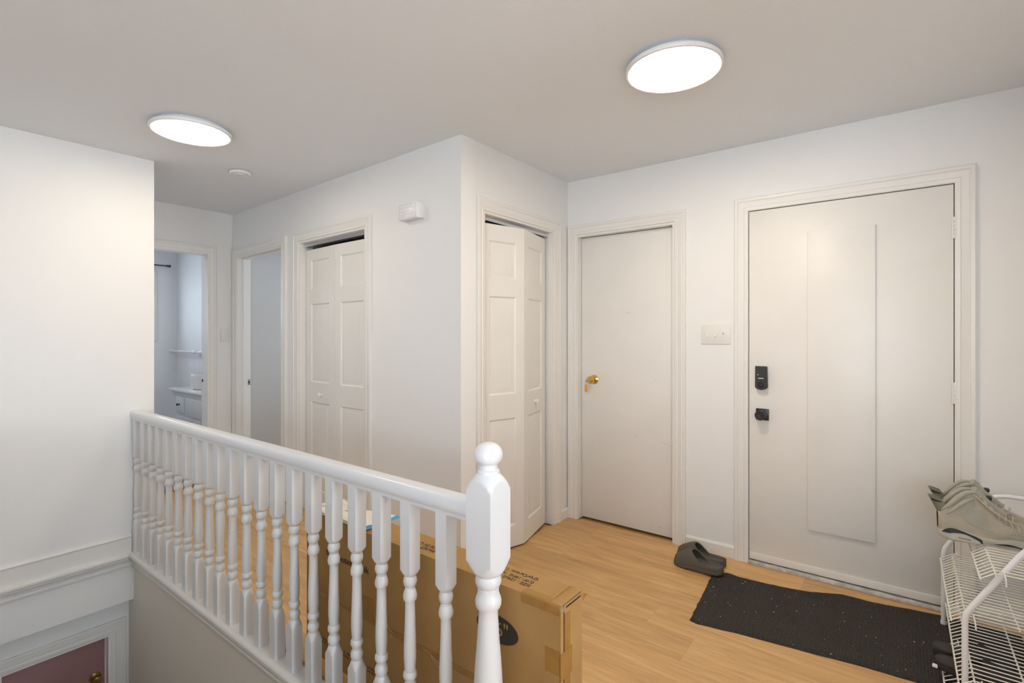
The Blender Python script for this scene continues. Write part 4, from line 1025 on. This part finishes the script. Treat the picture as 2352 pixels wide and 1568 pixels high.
def vfront(name, x0, x1, z0, z1, knob=None, panel=False):
    if panel:
        o = panel_leaf(x1 - x0, z1 - z0, [(0.045, x1 - x0 - 0.045, 0.05, z1 - z0 - 0.05)], 0.018).build(name, VANITY, van, ang=20)
        o.data.transform(vinv @ Matrix.Translation((x0, vy0 - 0.018, z0)))
    else: o = vpart(MB().box(x0, x1, vy0 - 0.018, vy0 + 0.001, z0, z1, bev=0.003), name, VANITY)
    if knob:
        vpart(MB().lathe([(-0.048, 0.0), (-0.047, 0.009), (-0.041, 0.0135), (-0.036, 0.0125), (-0.031, 0.006), (-0.022, 0.005), (-0.018, 0.009)], 18, (knob[0], vy0, knob[1]), 'y'), 'knob', BLACKM, o)
xa, xb, xc, xd = vx(404.5), vx(421), vx(424), vx(463.5)
vfront('drawer', xa, xb, 0.575, 0.725, knob=((xa + xb) / 2, 0.655))
vfront('drawer', xc, xd, 0.560, 0.725)
xe = vx(440)
vfront('door', vx(404), xe, 0.10, 0.535, knob=(xe - 0.035, 0.475), panel=True)
vfront('door', vx(443), vx1 - 0.008, 0.10, 0.535, knob=(vx(443) + 0.035, 0.475), panel=True)
MB().lathe([(0.0, 0.0), (0.0, 0.135), (0.006, 0.150), (0.030, 0.157), (0.120, 0.160), (0.146, 0.160), (0.150, 0.157), (0.146, 0.153), (0.06, 0.148), (0.015, 0.10), (0.012, 0.0)], 48).build('vessel_sink', CERAMIC, label='round white vessel sink sitting on the grey vanity', cat='sink').location = (-5.40, 2.150, VZ)
tb = empty('towel_bar', (-6.9, 2.325, 1.135), label='white horizontal wall bar with fittings above the vanity', cat='towel bar')
MB().tube([(0.0, 0, 0), (1.35, 0, 0)], 0.011, 14).build('bar', PLASTW, tb)
MB().lathe([(0.0, 0.032), (0.008, 0.030), (0.02, 0.014)], 20, axis='x').build('flange', PLASTW, tb)
for x, l_ in ((0.62, 0.10), (0.82, 0.07), (0.95, 0.12)): MB().tube([(x, 0, 0), (x + l_, 0, 0)], 0.021, 16).build('clamp', PLASTW, tb)
MB().box(0.66, 0.70, 0.0, 0.055, -0.012, 0.012, bev=0.003).build('bracket', PLASTW, tb)
cr = empty('curtain_rod', (-6.84, 1.65, 2.135), label='dark bronze curtain rod above the bathroom window', cat='curtain rod')
MB().tube([(0, -0.62, 0), (0, 0.60, 0)], 0.008, 12).build('rod', BRONZE, cr)
for s_ in (-1, 1): MB().lathe([(0, 0.008), (0.008, 0.015), (0.016, 0.011), (0.03, 0.015), (0.045, 0.016), (0.05, 0.0)] if s_ > 0 else [(0, 0.008), (-0.008, 0.015), (-0.016, 0.011), (-0.03, 0.015), (-0.045, 0.016), (-0.05, 0.0)], 16, (0, 0.60 * s_, 0), 'y').build('finial', BRONZE, cr)
for y in (-0.5, 0.46): MB().tube([(-0.06, y, -0.012), (-0.02, y, -0.014), (0.0, y, -0.010)], 0.007, 8).build('bracket', BRONZE, cr)
